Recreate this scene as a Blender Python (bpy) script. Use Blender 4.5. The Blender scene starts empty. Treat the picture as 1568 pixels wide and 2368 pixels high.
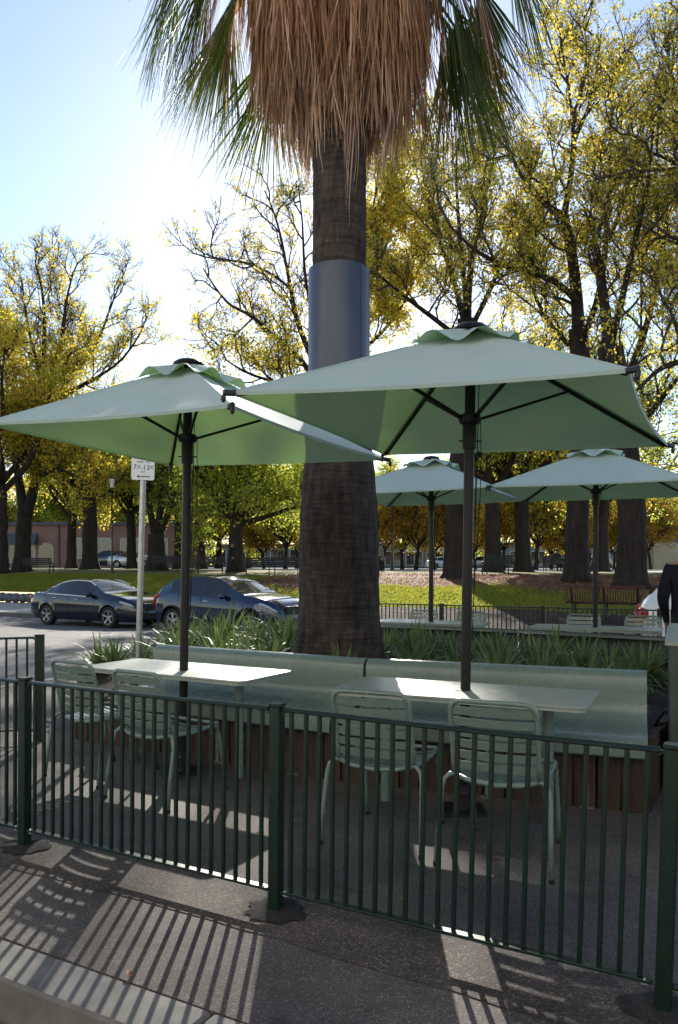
import bpy, math, random
import numpy as np
from mathutils import Vector, Matrix

# ---------------------------------------------------------------- camera, sky, sun, exposure
scene = bpy.context.scene
COL = scene.collection
RAD = math.radians
CAMH = 1.5
cam_data = bpy.data.cameras.new('camera')
cam = bpy.data.objects.new('camera', cam_data)
COL.objects.link(cam)
cam.location = (0, 0, CAMH)
cam.rotation_euler = (RAD(90), 0, 0)
cam_data.sensor_fit = 'HORIZONTAL'
cam_data.sensor_width = 36.0
cam_data.lens = 41.44
cam_data.shift_y = 0.080
cam_data.clip_start = 0.05
cam_data.clip_end = 3000
scene.camera = cam

SUN_EL, SUN_AZ = 27.0, -0.6          # degrees; azimuth from +Y towards +X
world = bpy.data.worlds.new('World')
scene.world = world
world.use_nodes = True
wnt = world.node_tree
wbg = wnt.nodes['Background']
sky = wnt.nodes.new('ShaderNodeTexSky')
sky.sky_type = 'NISHITA'
sky.sun_disc = False
sky.sun_elevation = RAD(SUN_EL)
sky.sun_rotation = RAD(SUN_AZ)
sky.air_density = 1.0
sky.dust_density = 0.22
sky.ozone_density = 1.0
wnt.links.new(sky.outputs[0], wbg.inputs[0])
wbg.inputs[1].default_value = 0.088

sun_data = bpy.data.lights.new('sun', 'SUN')
sun_data.energy = 3.7
sun_data.angle = RAD(0.53)
sun_data.color = (1.0, 0.93, 0.82)
sun = bpy.data.objects.new('sun', sun_data)
COL.objects.link(sun)
sun.rotation_euler = (RAD(-(90 - SUN_EL)), 0, RAD(-SUN_AZ))
sun.location = (0, 30, 30)

vs = scene.view_settings
vs.view_transform = 'Standard'
vs.look = 'None'
vs.gamma = 1.0
vs.use_curve_mapping = False
vs.exposure = 1.25
scene.render.engine = 'CYCLES'
scene.cycles.use_denoising = True
scene.cycles.max_bounces = 8
scene.cycles.transmission_bounces = 6
scene.cycles.transparent_max_bounces = 8
scene.cycles.sample_clamp_indirect = 6.0

# ---------------------------------------------------------------- helpers
F = 1805.0
def at(x, y, d):
    """photo position (1568 wide) at depth d, as a point of the place"""
    return Vector(((x - 784) / F * d, d, CAMH - (y - 1309) / F * d))

UX, UY = 0.873, -0.488                # along the front fence
VX, VY = 0.488, 0.873                 # away from the street
UYAW = math.atan2(UY, UX)
def st(s, t, z=0.0):
    return Vector((UX * s + VX * t, UY * s + VY * t, z))

def lerp_tab(tab, x):
    if x <= tab[0][0]:
        return tab[0][1]
    for (a, b), (c, d) in zip(tab, tab[1:]):
        if x <= c:
            k = (x - a) / (c - a) if c > a else 0
            return b + (d - b) * k
    return tab[-1][1]

def smooth_tab(tab, x):
    if x <= tab[0][0]:
        return tab[0][1]
    for (a, b), (c, d) in zip(tab, tab[1:]):
        if x <= c:
            k = (x - a) / (c - a) if c > a else 0
            k = k * k * (3 - 2 * k) * 0.5 + k * 0.5
            return b + (d - b) * k
    return tab[-1][1]

def curve_tab(tab, x):
    """monotone cubic through the table"""
    n = len(tab)
    if x <= tab[0][0]:
        return tab[0][1]
    if x >= tab[-1][0]:
        return tab[-1][1]
    h = [tab[i + 1][0] - tab[i][0] for i in range(n - 1)]
    dl = [(tab[i + 1][1] - tab[i][1]) / h[i] for i in range(n - 1)]
    m = [dl[0]] + [0.0 if dl[i - 1] * dl[i] <= 0 else 3 * (h[i - 1] + h[i]) / ((2 * h[i] + h[i - 1]) / dl[i - 1] + (h[i] + 2 * h[i - 1]) / dl[i]) for i in range(1, n - 1)] + [dl[-1]]
    for i in range(n - 1):
        if x <= tab[i + 1][0]:
            u = (x - tab[i][0]) / h[i]
            return (tab[i][1] * (1 + 2 * u) * (1 - u) ** 2 + h[i] * m[i] * u * (1 - u) ** 2 + tab[i + 1][1] * u * u * (3 - 2 * u) + h[i] * m[i + 1] * u * u * (u - 1))
    return tab[-1][1]

class MB:
    """collects shapes for one mesh"""
    def __init__(self):
        self.v, self.f = [], []
    def add(self, vs_, fs_):
        o = len(self.v)
        self.v += [tuple(p) for p in vs_]
        self.f += [tuple(i + o for i in f) for f in fs_]
        return self
    def box(self, c, h, yaw=0.0):
        cx, cy, cz = c
        hx, hy, hz = h
        cs, sn = math.cos(yaw), math.sin(yaw)
        pts = []
        for sz in (-1, 1):
            for sx, sy in ((-1, -1), (1, -1), (1, 1), (-1, 1)):
                x, y = sx * hx, sy * hy
                pts.append((cx + cs * x - sn * y, cy + sn * x + cs * y, cz + sz * hz))
        return self.add(pts, [(0, 3, 2, 1), (4, 5, 6, 7), (0, 1, 5, 4), (1, 2, 6, 5), (2, 3, 7, 6), (3, 0, 4, 7)])
    def bevel_box(self, c, h, b):
        """box with chamfered edges"""
        cx, cy, cz = c
        hx, hy, hz = h
        b = min(b, hx * .9, hy * .9, hz * .9)
        rings = []
        for z, ins in ((-hz, b), (-hz + b, 0), (hz - b, 0), (hz, b)):
            x, y = hx - ins, hy - ins
            k = b if ins == 0 else b * .6
            rings.append([(cx + px, cy + py, cz + z) for px, py in (
                (-x + k, -y), (x - k, -y), (x, -y + k), (x, y - k), (x - k, y), (-x + k, y), (-x, y - k), (-x, -y + k))])
        vs_ = sum(rings, [])
        fs_ = [tuple(reversed(range(8))), tuple(range(24, 32))]
        for r in range(3):
            for i in range(8):
                j = (i + 1) % 8
                fs_.append((r * 8 + i, r * 8 + j, r * 8 + 8 + j, r * 8 + 8 + i))
        return self.add(vs_, fs_)
    def tube(self, pts, r, n=8, cap=True, flat=None):
        """tube along pts; r number or list; flat=(a,b) scales the section"""
        pts = [Vector(p) for p in pts]
        m = len(pts)
        rs = r if isinstance(r, (list, tuple)) else [r] * m
        tang = []
        for i in range(m):
            a = pts[max(0, i - 1)]
            b = pts[min(m - 1, i + 1)]
            t = b - a
            tang.append(t.normalized() if t.length > 1e-9 else Vector((0, 0, 1)))
        ref = Vector((0, 0, 1)) if abs(tang[0].z) < .95 else Vector((0, 1, 0))
        nx = tang[0].cross(ref).normalized()
        vs_ = []
        for i in range(m):
            t = tang[i]
            nx = (nx - t * nx.dot(t))
            nx = nx.normalized() if nx.length > 1e-6 else t.orthogonal().normalized()
            ny = t.cross(nx)
            fa, fb = flat if flat else (1, 1)
            for k in range(n):
                a = 2 * math.pi * (k + .5) / n
                vs_.append(pts[i] + nx * (math.cos(a) * rs[i] * fa) + ny * (math.sin(a) * rs[i] * fb))
        fs_ = []
        for i in range(m - 1):
            for k in range(n):
                j = (k + 1) % n
                fs_.append((i * n + k, i * n + j, i * n + n + j, i * n + n + k))
        if cap:
            fs_.append(tuple(reversed(range(n))))
            fs_.append(tuple(range((m - 1) * n, m * n)))
        return self.add(vs_, fs_)
    def lathe(self, prof, n=24, c=(0, 0, 0), axis='z', cap=True, jit=None):
        vs_ = []
        for r, z in prof:
            for k in range(n):
                a = 2 * math.pi * k / n
                rr = r * (1 + (jit(a, z) if jit else 0))
                p = (rr * math.cos(a), rr * math.sin(a), z)
                if axis == 'y':
                    p = (p[0], p[2], p[1])
                elif axis == 'x':
                    p = (p[2], p[0], p[1])
                vs_.append((p[0] + c[0], p[1] + c[1], p[2] + c[2]))
        fs_ = []
        for i in range(len(prof) - 1):
            for k in range(n):
                j = (k + 1) % n
                fs_.append((i * n + k, i * n + j, i * n + n + j, i * n + n + k))
        if cap:
            fs_.append(tuple(reversed(range(n))))
            fs_.append(tuple(range((len(prof) - 1) * n, len(prof) * n)))
        return self.add(vs_, fs_)
    def ell(self, c, h, n=12, m=8):
        prof = []
        vs_ = []
        for i in range(m + 1):
            ph = -math.pi / 2 + math.pi * i / m
            for k in range(n):
                a = 2 * math.pi * k / n
                vs_.append((c[0] + h[0] * math.cos(ph) * math.cos(a), c[1] + h[1] * math.cos(ph) * math.sin(a), c[2] + h[2] * math.sin(ph)))
        fs_ = []
        for i in range(m):
            for k in range(n):
                j = (k + 1) % n
                fs_.append((i * n + k, i * n + j, i * n + n + j, i * n + n + k))
        return self.add(vs_, fs_)
    def prism(self, outline, z0, z1):
        n = len(outline)
        vs_ = [(x, y, z0) for x, y in outline] + [(x, y, z1) for x, y in outline]
        fs_ = [tuple(reversed(range(n))), tuple(range(n, 2 * n))]
        for i in range(n):
            j = (i + 1) % n
            fs_.append((i, j, n + j, n + i))
        return self.add(vs_, fs_)
    def mesh(self, name, mat, smooth=False):
        me = bpy.data.meshes.new(name)
        me.from_pydata(self.v, [], self.f)
        if mat:
            me.materials.append(mat)
        me.validate()
        if smooth:
            me.shade_smooth()
            if smooth == 'auto':
                try:
                    me.set_sharp_from_angle(angle=RAD(38))
                except Exception:
                    pass
        me.update()
        return me
    def build(self, name, mat, parent=None, smooth=False):
        return link(name, self.mesh(name, mat, smooth), parent)

def link(name, me, parent=None, loc=None, rot=None):
    o = bpy.data.objects.new(name, me)
    COL.objects.link(o)
    if parent is not None:
        o.parent = parent
    if loc is not None:
        o.location = loc
    if rot is not None:
        o.rotation_euler = rot
    return o

def tag(o, label=None, cat=None, group=None, kind=None):
    if label: o['label'] = label
    if cat: o['category'] = cat
    if group: o['group'] = group
    if kind: o['kind'] = kind
    return o

def thing(name, label, cat, loc=(0, 0, 0), rz=0.0, group=None):
    o = bpy.data.objects.new(name, None)
    COL.objects.link(o)
    o.location = loc
    o.rotation_euler = (0, 0, rz)
    o.empty_display_size = .2
    return tag(o, label, cat, group)

def copy_tree(o, parent=None, kids=None):
    c = o.copy()
    COL.objects.link(c)
    c.parent = parent
    for ch in list(o.children):
        copy_tree(ch, c)
    return c

def raw_mesh(name, verts, faces4, mat, smooth=False):
    """numpy verts (N,3) and quads (M,4) to a mesh, fast"""
    me = bpy.data.meshes.new(name)
    verts = np.asarray(verts, dtype=np.float32)
    faces4 = np.asarray(faces4, dtype=np.int32)
    k = faces4.shape[1]
    me.vertices.add(len(verts))
    me.vertices.foreach_set('co', verts.ravel())
    me.loops.add(faces4.size)
    me.loops.foreach_set('vertex_index', faces4.ravel())
    me.polygons.add(len(faces4))
    me.polygons.foreach_set('loop_start', np.arange(0, faces4.size, k, dtype=np.int32))
    if mat:
        me.materials.append(mat)
    me.update(calc_edges=True)
    if smooth:
        me.shade_smooth()
    return me

# ---------------------------------------------------------------- materials
def mat_base(name):
    m = bpy.data.materials.new(name)
    m.use_nodes = True
    nt = m.node_tree
    for n in list(nt.nodes):
        nt.nodes.remove(n)
    out = nt.nodes.new('ShaderNodeOutputMaterial')
    return m, nt, out

def N(nt, typ, **kw):
    n = nt.nodes.new(typ)
    for k, v in kw.items():
        if k.startswith('i_'):
            key = k[2:]
            n.inputs[int(key) if key.isdigit() else key].default_value = v
        else:
            setattr(n, k, v)
    return n

def ramp(nt, src, stops):
    r = nt.nodes.new('ShaderNodeValToRGB')
    el = r.color_ramp.elements
    while len(el) < len(stops):
        el.new(0.5)
    for e, (p, c) in zip(el, stops):
        e.position = p
        e.color = (*c, 1)
    nt.links.new(src, r.inputs[0])
    return r.outputs[0]

def coords(nt, scale=(1, 1, 1), kind='Object'):
    tc = nt.nodes.new('ShaderNodeTexCoord')
    mp = nt.nodes.new('ShaderNodeMapping')
    mp.inputs['Scale'].default_value = scale
    nt.links.new(tc.outputs[kind], mp.inputs[0])
    return mp.outputs[0]

def noise(nt, vec, scale, detail=3, rough=.55):
    n = N(nt, 'ShaderNodeTexNoise')
    n.inputs['Scale'].default_value = scale
    n.inputs['Detail'].default_value = detail
    n.inputs['Roughness'].default_value = rough
    nt.links.new(vec, n.inputs['Vector'])
    return n.outputs['Fac']

def bump(nt, src, strength=.3, dist=.01):
    b = N(nt, 'ShaderNodeBump')
    b.inputs['Strength'].default_value = strength
    b.inputs['Distance'].default_value = dist
    nt.links.new(src, b.inputs['Height'])
    return b.outputs[0]

def mixc(nt, fac, a, b, mode='MIX'):
    m = nt.nodes.new('ShaderNodeMix')
    m.data_type = 'RGBA'
    m.blend_type = mode
    for sock, val in ((m.inputs[0], fac), (m.inputs[6], a), (m.inputs[7], b)):
        if isinstance(val, (int, float)):
            sock.default_value = val
        elif isinstance(val, tuple):
            sock.default_value = (*val, 1)
        else:
            nt.links.new(val, sock)
    return m.outputs[2]

def surf(name, c0, c1=None, scale=6, rough=.5, metal=0, bumps=None, spec=.5, rough_var=.12, stretch=(1, 1, 1), kind='Object', coat=0):
    """principled surface with noise-driven colour, gloss and relief"""
    m, nt, out = mat_base(name)
    p = N(nt, 'ShaderNodeBsdfPrincipled')
    v = coords(nt, stretch, kind)
    f = noise(nt, v, scale, 5, .6)
    c1 = c1 or tuple(x * .8 for x in c0)
    nt.links.new(ramp(nt, f, [(.32, c1), (.68, c0)]), p.inputs['Base Color'])
    f2 = noise(nt, v, scale * 3.1, 4)
    mr = N(nt, 'ShaderNodeMapRange')
    mr.inputs['To Min'].default_value = max(.02, rough - rough_var)
    mr.inputs['To Max'].default_value = min(1, rough + rough_var)
    nt.links.new(f2, mr.inputs['Value'])
    nt.links.new(mr.outputs[0], p.inputs['Roughness'])
    p.inputs['Metallic'].default_value = metal
    p.inputs['Specular IOR Level'].default_value = spec
    if coat:
        p.inputs['Coat Weight'].default_value = coat
        p.inputs['Coat Roughness'].default_value = .04
    if bumps:
        bs, st_, ds = bumps
        nt.links.new(bump(nt, noise(nt, v, bs, 5, .65), st_, ds), p.inputs['Normal'])
    nt.links.new(p.outputs[0], out.inputs[0])
    return m

def leafy(name, stops, transl=.5, scale=.35, rough=.55, island=.5, tboost=1.0, per_obj=None, aged=None):
    """leaf material: per-leaf colour, light passes through"""
    m, nt, out = mat_base(name)
    geo = N(nt, 'ShaderNodeNewGeometry')
    v = coords(nt, (1, 1, 1), 'Object')
    f = noise(nt, v, scale, 3)
    mx = N(nt, 'ShaderNodeMix')
    mx.inputs[0].default_value = island
    nt.links.new(f, mx.inputs[2])
    nt.links.new(geo.outputs['Random Per Island'], mx.inputs[3])
    col = ramp(nt, mx.outputs[0], stops)
    if per_obj:
        oi = N(nt, 'ShaderNodeObjectInfo')
        col = mixc(nt, 1.0, col, ramp(nt, oi.outputs['Random'], per_obj), 'MULTIPLY')
    if aged:                            # older, lower fronds are bleached grey
        sx = N(nt, 'ShaderNodeSeparateXYZ')
        nt.links.new(v, sx.inputs[0])
        nz = N(nt, 'ShaderNodeMath', operation='MULTIPLY_ADD')
        nt.links.new(f, nz.inputs[0])
        nz.inputs[1].default_value = 1.4
        nt.links.new(sx.outputs[2], nz.inputs[2])
        mr = N(nt, 'ShaderNodeMapRange')
        mr.inputs['From Min'].default_value = aged[0]
        mr.inputs['From Max'].default_value = aged[1]
        nt.links.new(nz.outputs[0], mr.inputs['Value'])
        hs = N(nt, 'ShaderNodeHueSaturation')
        sat = N(nt, 'ShaderNodeMapRange')
        sat.inputs['To Min'].default_value = .68
        sat.inputs['To Max'].default_value = 1.0
        nt.links.new(mr.outputs[0], sat.inputs['Value'])
        nt.links.new(sat.outputs[0], hs.inputs['Saturation'])
        nt.links.new(col, hs.inputs['Color'])
        col = hs.outputs[0]
    d = N(nt, 'ShaderNodeBsdfPrincipled')
    nt.links.new(col, d.inputs['Base Color'])
    d.inputs['Roughness'].default_value = rough
    d.inputs['Specular IOR Level'].default_value = .3
    t = N(nt, 'ShaderNodeBsdfTranslucent')
    if tboost != 1.0:
        col = mixc(nt, 1.0, col, (tboost, tboost, tboost * .8), 'MULTIPLY')
    nt.links.new(col, t.inputs[0])
    ms = N(nt, 'ShaderNodeMixShader')
    ms.inputs[0].default_value = transl
    nt.links.new(d.outputs[0], ms.inputs[1])
    nt.links.new(t.outputs[0], ms.inputs[2])
    nt.links.new(ms.outputs[0], out.inputs[0])
    return m

def asphalt(name, dark, light, stone, stone_scale=130, wet=.75, patch=1.0, gum=False):
    m, nt, out = mat_base(name)
    p = N(nt, 'ShaderNodeBsdfPrincipled')
    v = coords(nt)
    big = noise(nt, v, .9 * patch, 5, .6)
    base = ramp(nt, big, [(.3, dark), (.7, light)])
    vo = N(nt, 'ShaderNodeTexVoronoi')
    vo.inputs['Scale'].default_value = stone_scale
    nt.links.new(v, vo.inputs['Vector'])
    sep = N(nt, 'ShaderNodeSeparateColor')
    nt.links.new(vo.outputs['Color'], sep.inputs[0])
    bright = ramp(nt, sep.outputs[0], [(.35, (0, 0, 0)), (1.0, (1, 1, 1))])
    shape = ramp(nt, vo.outputs['Distance'], [(.25, (1, 1, 1)), (.55, (0, 0, 0))])
    k = N(nt, 'ShaderNodeMath', operation='MULTIPLY')
    nt.links.new(bright, k.inputs[0])
    nt.links.new(shape, k.inputs[1])
    c = mixc(nt, k.outputs[0], base, stone)
    fine = noise(nt, v, stone_scale * 1.25, 3, .7)
    c2 = mixc(nt, .8, c, ramp(nt, fine, [(.33, (.35, .35, .35)), (.5, (.97, .96, .95)), (.68, (1.65, 1.58, 1.52))]), 'MULTIPLY')
    # stains
    sn = noise(nt, v, 2.3, 4, .7)
    c3 = mixc(nt, 1.0, c2, ramp(nt, sn, [(.34, (.62, .6, .6)), (.5, (1, 1, 1))]), 'MULTIPLY')
    if gum:
        g1 = N(nt, 'ShaderNodeTexVoronoi')
        g1.inputs['Scale'].default_value = 3.3
        nt.links.new(v, g1.inputs['Vector'])
        spot = ramp(nt, g1.outputs['Distance'], [(.035, (1, 1, 1)), (.06, (0, 0, 0))])
        gs = N(nt, 'ShaderNodeSeparateColor')
        nt.links.new(g1.outputs['Color'], gs.inputs[0])
        pick = ramp(nt, gs.outputs[1], [(.5, (0, 0, 0)), (.56, (1, 1, 1))])
        gk = N(nt, 'ShaderNodeMath', operation='MULTIPLY')
        nt.links.new(spot, gk.inputs[0])
        nt.links.new(pick, gk.inputs[1])
        tone = ramp(nt, gs.outputs[2], [(.45, (.028, .025, .025)), (.55, (.17, .16, .15))])
        c3 = mixc(nt, gk.outputs[0], c3, tone)
        # worn paler streaks where water runs
        wr_ = noise(nt, coords(nt, (1.0, 1.0, 1.0)), .55, 6, .75)
        c3 = mixc(nt, 1.0, c3, ramp(nt, wr_, [(.38, (.82, .82, .83)), (.5, (1, 1, 1)), (.63, (1.38, 1.34, 1.3))]), 'MULTIPLY')
    nt.links.new(c3, p.inputs['Base Color'])
    p.inputs['Roughness'].default_value = wet
    p.inputs['Specular IOR Level'].default_value = .35
    nt.links.new(bump(nt, fine, .6, .004), p.inputs['Normal'])
    nt.links.new(p.outputs[0], out.inputs[0])
    return m

def fabric(name, c0, c1, transl):
    m, nt, out = mat_base(name)
    v = coords(nt)
    f = noise(nt, v, 2.5, 4)
    col = ramp(nt, f, [(.35, c1), (.65, c0)])
    wv = N(nt, 'ShaderNodeTexNoise')
    wv.inputs['Scale'].default_value = 240
    nt.links.new(v, wv.inputs['Vector'])
    d = N(nt, 'ShaderNodeBsdfPrincipled')
    d.inputs['Roughness'].default_value = .78
    d.inputs['Specular IOR Level'].default_value = .3
    d.inputs['Sheen Weight'].default_value = .15
    nt.links.new(col, d.inputs['Base Color'])
    hb = N(nt, 'ShaderNodeMath', operation='ADD')
    nt.links.new(noise(nt, v, 3.2, 2), hb.inputs[0])
    nt.links.new(bump(nt, noise(nt, v, 2.6, 3), .25, .03), d.inputs['Normal'])
    t = N(nt, 'ShaderNodeBsdfTranslucent')
    nt.links.new(mixc(nt, 1.0, col, (.76, 1.0, .24), 'MULTIPLY'), t.inputs[0])
    ms = N(nt, 'ShaderNodeMixShader')
    ms.inputs[0].default_value = transl
    nt.links.new(d.outputs[0], ms.inputs[1])
    nt.links.new(t.outputs[0], ms.inputs[2])
    nt.links.new(ms.outputs[0], out.inputs[0])
    return m

def bark(name, c0, c1, ring=0.0, vscale=(14, 14, 2.2), bstr=.8, bdist=.03):
    m, nt, out = mat_base(name)
    p = N(nt, 'ShaderNodeBsdfPrincipled')
    v = coords(nt, vscale)
    f = noise(nt, v, 1.0, 6, .65)
    h = f
    col = ramp(nt, f, [(.3, c1), (.7, c0)])
    if ring:
        v2 = coords(nt, (3, 3, ring))
        f2 = noise(nt, v2, 1.0, 4, .6)
        col = mixc(nt, .55, col, ramp(nt, f2, [(.36, (.35, .33, .32)), (.5, (1, 1, 1)), (.66, (1.5, 1.42, 1.4))]), 'MULTIPLY')
        ad = N(nt, 'ShaderNodeMath', operation='ADD')
        nt.links.new(f, ad.inputs[0])
        nt.links.new(f2, ad.inputs[1])
        h = ad.outputs[0]
    nt.links.new(col, p.inputs['Base Color'])
    p.inputs['Roughness'].default_value = .85
    p.inputs['Specular IOR Level'].default_value = .25
    nt.links.new(bump(nt, h, bstr, bdist), p.inputs['Normal'])
    nt.links.new(p.outputs[0], out.inputs[0])
    return m

M = {}
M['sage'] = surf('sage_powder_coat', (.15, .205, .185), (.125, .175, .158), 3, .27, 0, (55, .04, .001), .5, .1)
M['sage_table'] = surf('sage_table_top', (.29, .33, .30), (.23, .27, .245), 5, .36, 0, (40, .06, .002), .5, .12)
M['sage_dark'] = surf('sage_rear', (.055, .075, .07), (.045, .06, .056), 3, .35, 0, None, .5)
M['fence'] = surf('fence_green_paint', (.0035, .019, .0115), (.0022, .012, .0075), 9, .36, 0, (120, .12, .002), .5, .12)
M['fence_black'] = surf('dark_fence_paint', (.012, .02, .018), (.007, .012, .011), 9, .35, 0, None, .5)
M['fabric'] = fabric('canopy_fabric', (.415, .53, .525), (.385, .50, .495), .17)
M['black'] = surf('black_powder_coat', (.011, .010, .011), (.007, .007, .008), 9, .42, 0, None, .3)
M['cord'] = surf('black_cord', (.008, .008, .008), None, 30, .8)
M['steel'] = surf('galvanised_steel', (.45, .46, .47), (.34, .35, .36), 14, .38, .75, None, .5)
M['sleeve'] = surf('grey_blue_sheet_metal', (.052, .065, .10), (.042, .053, .083), 2.2, .36, .3, (3.2, .22, .03), .5, .14, (1, 1, .35))
M['asphalt'] = asphalt('cafe_asphalt', (.064, .056, .053), (.098, .087, .081), (.20, .178, .16), 100, .8, 1.0, True)
M['strip'] = asphalt('reinstated_asphalt', (.048, .040, .037), (.080, .067, .060), (.22, .19, .165), 95, .85, 1.6, True)
M['road'] = asphalt('road_asphalt', (.10, .098, .10), (.17, .165, .16), (.32, .30, .28), 60, .8, .5)
M['bitumen'] = asphalt('bitumen_patch', (.012, .011, .012), (.025, .023, .024), (.05, .045, .042), 90, .95, 6)
M['kerb'] = surf('bluestone_kerb', (.175, .163, .152), (.105, .10, .095), 5, .75, 0, (60, .35, .004), .35)
M['stone'] = surf('bluestone_rock', (.16, .165, .175), (.08, .085, .09), 4, .8, 0, (18, .6, .02), .35)
M['concrete'] = surf('concrete_path', (.46, .42, .38), (.36, .33, .30), 1.2, .85, 0, (30, .3, .004), .3)
M['timber'] = surf('weathered_red_timber', (.066, .042, .032), (.022, .016, .014), 9, .8, 0, (24, .5, .006), .3, .1, (3, 3, .5))
M['soil'] = surf('planter_soil', (.055, .038, .028), (.022, .016, .012), 12, .95, 0, (22, 1.0, .03), .2)
M['palm_bark'] = bark('palm_bark', (.085, .066, .058), (.014, .011, .010), 34, (16, 16, 4), 1.0, .03)
M['tree_bark'] = bark('elm_bark', (.055, .041, .032), (.016, .013, .011), 0, (7, 7, 1.5), 1.0, .05)
M['twig'] = surf('twig_bark', (.085, .066, .05), (.05, .038, .03), 2, .85, 0, None, .2)
M['dead'] = leafy('dead_palm_leaf', [(.1, (.10, .058, .038)), (.36, (.32, .185, .115)), (.66, (.50, .33, .225)), (.95, (.64, .54, .45))], .36, 2.2, .6, .78, 1.15, [(.0, (.6, .52, .48)), (.3, (1.15, 1.0, .9)), (.7, (1.35, 1.2, 1.1)), (1.0, (1.2, 1.25, 1.3))], (5.7, 6.6))
M['frond'] = leafy('green_palm_leaf', [(.1, (.03, .06, .012)), (.5, (.07, .115, .022)), (.9, (.18, .19, .045))], .45, 2.0, .4, .6, 1.3)
M['strap'] = leafy('strap_leaf', [(.1, (.06, .10, .03)), (.45, (.12, .175, .05)), (.75, (.19, .245, .09)), (.95, (.30, .29, .08))], .42, 3.0, .42, .6)
M['strap_dead'] = leafy('dead_strap_leaf', [(.1, (.10, .045, .02)), (.6, (.25, .12, .05)), (.95, (.34, .2, .1))], .3, 3.0, .6, .6)
M['leaf_yellow'] = leafy('elm_leaf_yellow', [(.1, (.17, .19, .03)), (.34, (.40, .37, .055)), (.56, (.62, .50, .075)), (.85, (.74, .52, .075)), (.97, (.62, .30, .05))], .70, .30, .5, .55, 1.4)
M['leaf_green'] = leafy('elm_leaf_green', [(.1, (.12, .19, .03)), (.4, (.29, .36, .06)), (.66, (.48, .48, .085)), (.93, (.66, .55, .10))], .70, .30, .5, .55, 1.4)
M['leaf_orange'] = leafy('autumn_leaf_orange', [(.12, (.2, .18, .025)), (.42, (.45, .32, .04)), (.68, (.56, .32, .045)), (.93, (.55, .2, .04))], .6, .30, .5, .55, 1.3)
M['litter'] = leafy('fallen_leaf', [(.1, (.14, .05, .03)), (.45, (.34, .13, .075)), (.75, (.48, .22, .125)), (.95, (.56, .34, .2))], .3, .6, .7, .7)
M['litter_ground'] = surf('leaf_mould', (.26, .115, .075), (.11, .052, .036), 5, .95, 0, (30, .8, .02), .2)
M['shade_ground'] = surf('shade_darkened_ground', (.075, .050, .038), (.028, .020, .017), 3, .95, 0, (26, .9, .03), .2)  # brown ground tone with tree shade put into the colour
M['lawn'] = surf('lawn_soil_green', (.185, .178, .04), (.12, .12, .03), 1.1, .9, 0, (40, .8, .02), .2)
M['blade'] = leafy('grass_blade', [(.1, (.13, .16, .022)), (.5, (.23, .245, .035)), (.9, (.38, .35, .06))], .62, .4, .5, .5, 1.45)
M['gravel'] = surf('pale_gravel', (.50, .46, .42), (.38, .35, .32), 2, .9, 0, (30, .4, .01), .3)
M['navy'] = surf('dark_navy_car_paint', (.010, .015, .032), (.009, .013, .028), 2, .09, .25, None, .6, .02, coat=1.0)
M['blue_paint'] = surf('deep_blue_car_paint', (.010, .022, .070), (.009, .019, .06), 2, .09, .3, None, .6, .02, coat=1.0)
M['white_paint'] = surf('white_car_paint', (.78, .79, .80), (.74, .75, .76), 2, .15, 0, None, .5, .03, coat=1.0)
M['silver_paint'] = surf('silver_car_paint', (.45, .46, .48), (.42, .43, .45), 2, .22, .5, None, .5, .03, coat=1.0)
M['glass'] = surf('tinted_glass', (.016, .019, .024), (.013, .015, .019), 2, .03, 0, None, .9, .01)
M['clearglass'] = surf('windscreen_glass', (.05, .06, .06), (.04, .048, .048), 2, .04, 0, None, .9, .01)
M['tyre'] = surf('tyre_rubber', (.013, .013, .014), (.009, .009, .009), 20, .75)
M['rim'] = surf('alloy_rim', (.52, .53, .55), (.44, .45, .47), 8, .3, .85)
M['chrome'] = surf('chrome_trim', (.75, .77, .8), (.7, .72, .75), 8, .1, 1.0)
M['trim'] = surf('bright_satin_trim', (.82, .83, .85), (.76, .77, .79), 8, .42, .6)
M['plastic'] = surf('black_plastic', (.012, .012, .013), None, 15, .5)
M['red_lens'] = surf('red_tail_lens', (.42, .012, .010), (.30, .008, .008), 8, .12, 0, None, .6)
M['lens'] = surf('clear_lamp_lens', (.55, .6, .65), (.35, .4, .45), 14, .08, .3, None, .7)
M['sign'] = surf('white_sign_face', (.74, .76, .80), (.70, .72, .76), 4, .4)
M['sign_green'] = surf('dark_green_lettering', (.015, .085, .06), (.012, .07, .05), 4, .5)
M['bench_red'] = surf('dark_red_timber', (.135, .040, .034), (.075, .025, .022), 9, .55, 0, (30, .2, .003), .4, .1, (1, 6, 6))
M['bench_dark'] = surf('dark_timber', (.032, .027, .026), (.018, .015, .015), 9, .6, 0, None, .4)
M['pink'] = surf('terracotta_render', (.34, .185, .14), (.27, .145, .11), .6, .9, 0, (12, .2, .01), .3)
M['bounce_white'] = surf('cream_bounce_render', (.80, .77, .70), (.74, .71, .645), .5, .85, 0, (10, .15, .01), .3)  # pale render of the added terrace, kept bright to reflect sun
M['beige'] = surf('beige_render', (.50, .42, .27), (.42, .35, .22), .6, .9)
M['bluegrey'] = surf('blue_grey_facade', (.20, .24, .30), (.15, .18, .23), .4, .7)
M['window_dark'] = surf('dark_window_glass', (.03, .036, .045), (.02, .025, .03), .8, .06, 0, None, .8)
M['frame_white'] = surf('white_window_frame', (.62, .62, .6), None, 4, .6)
M['awning'] = surf('grey_awning', (.11, .12, .14), (.08, .09, .105), 3, .8)
M['roof'] = surf('slate_roof', (.13, .125, .13), (.09, .088, .09), 3, .8)
M['lamp_glass'] = surf('frosted_lamp_glass', (.75, .74, .70), (.68, .67, .63), 4, .35)
M['cloth_navy'] = surf('dark_navy_cloth', (.012, .012, .020), (.008, .008, .013), 14, .9, 0, (60, .3, .004), .2)
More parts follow.
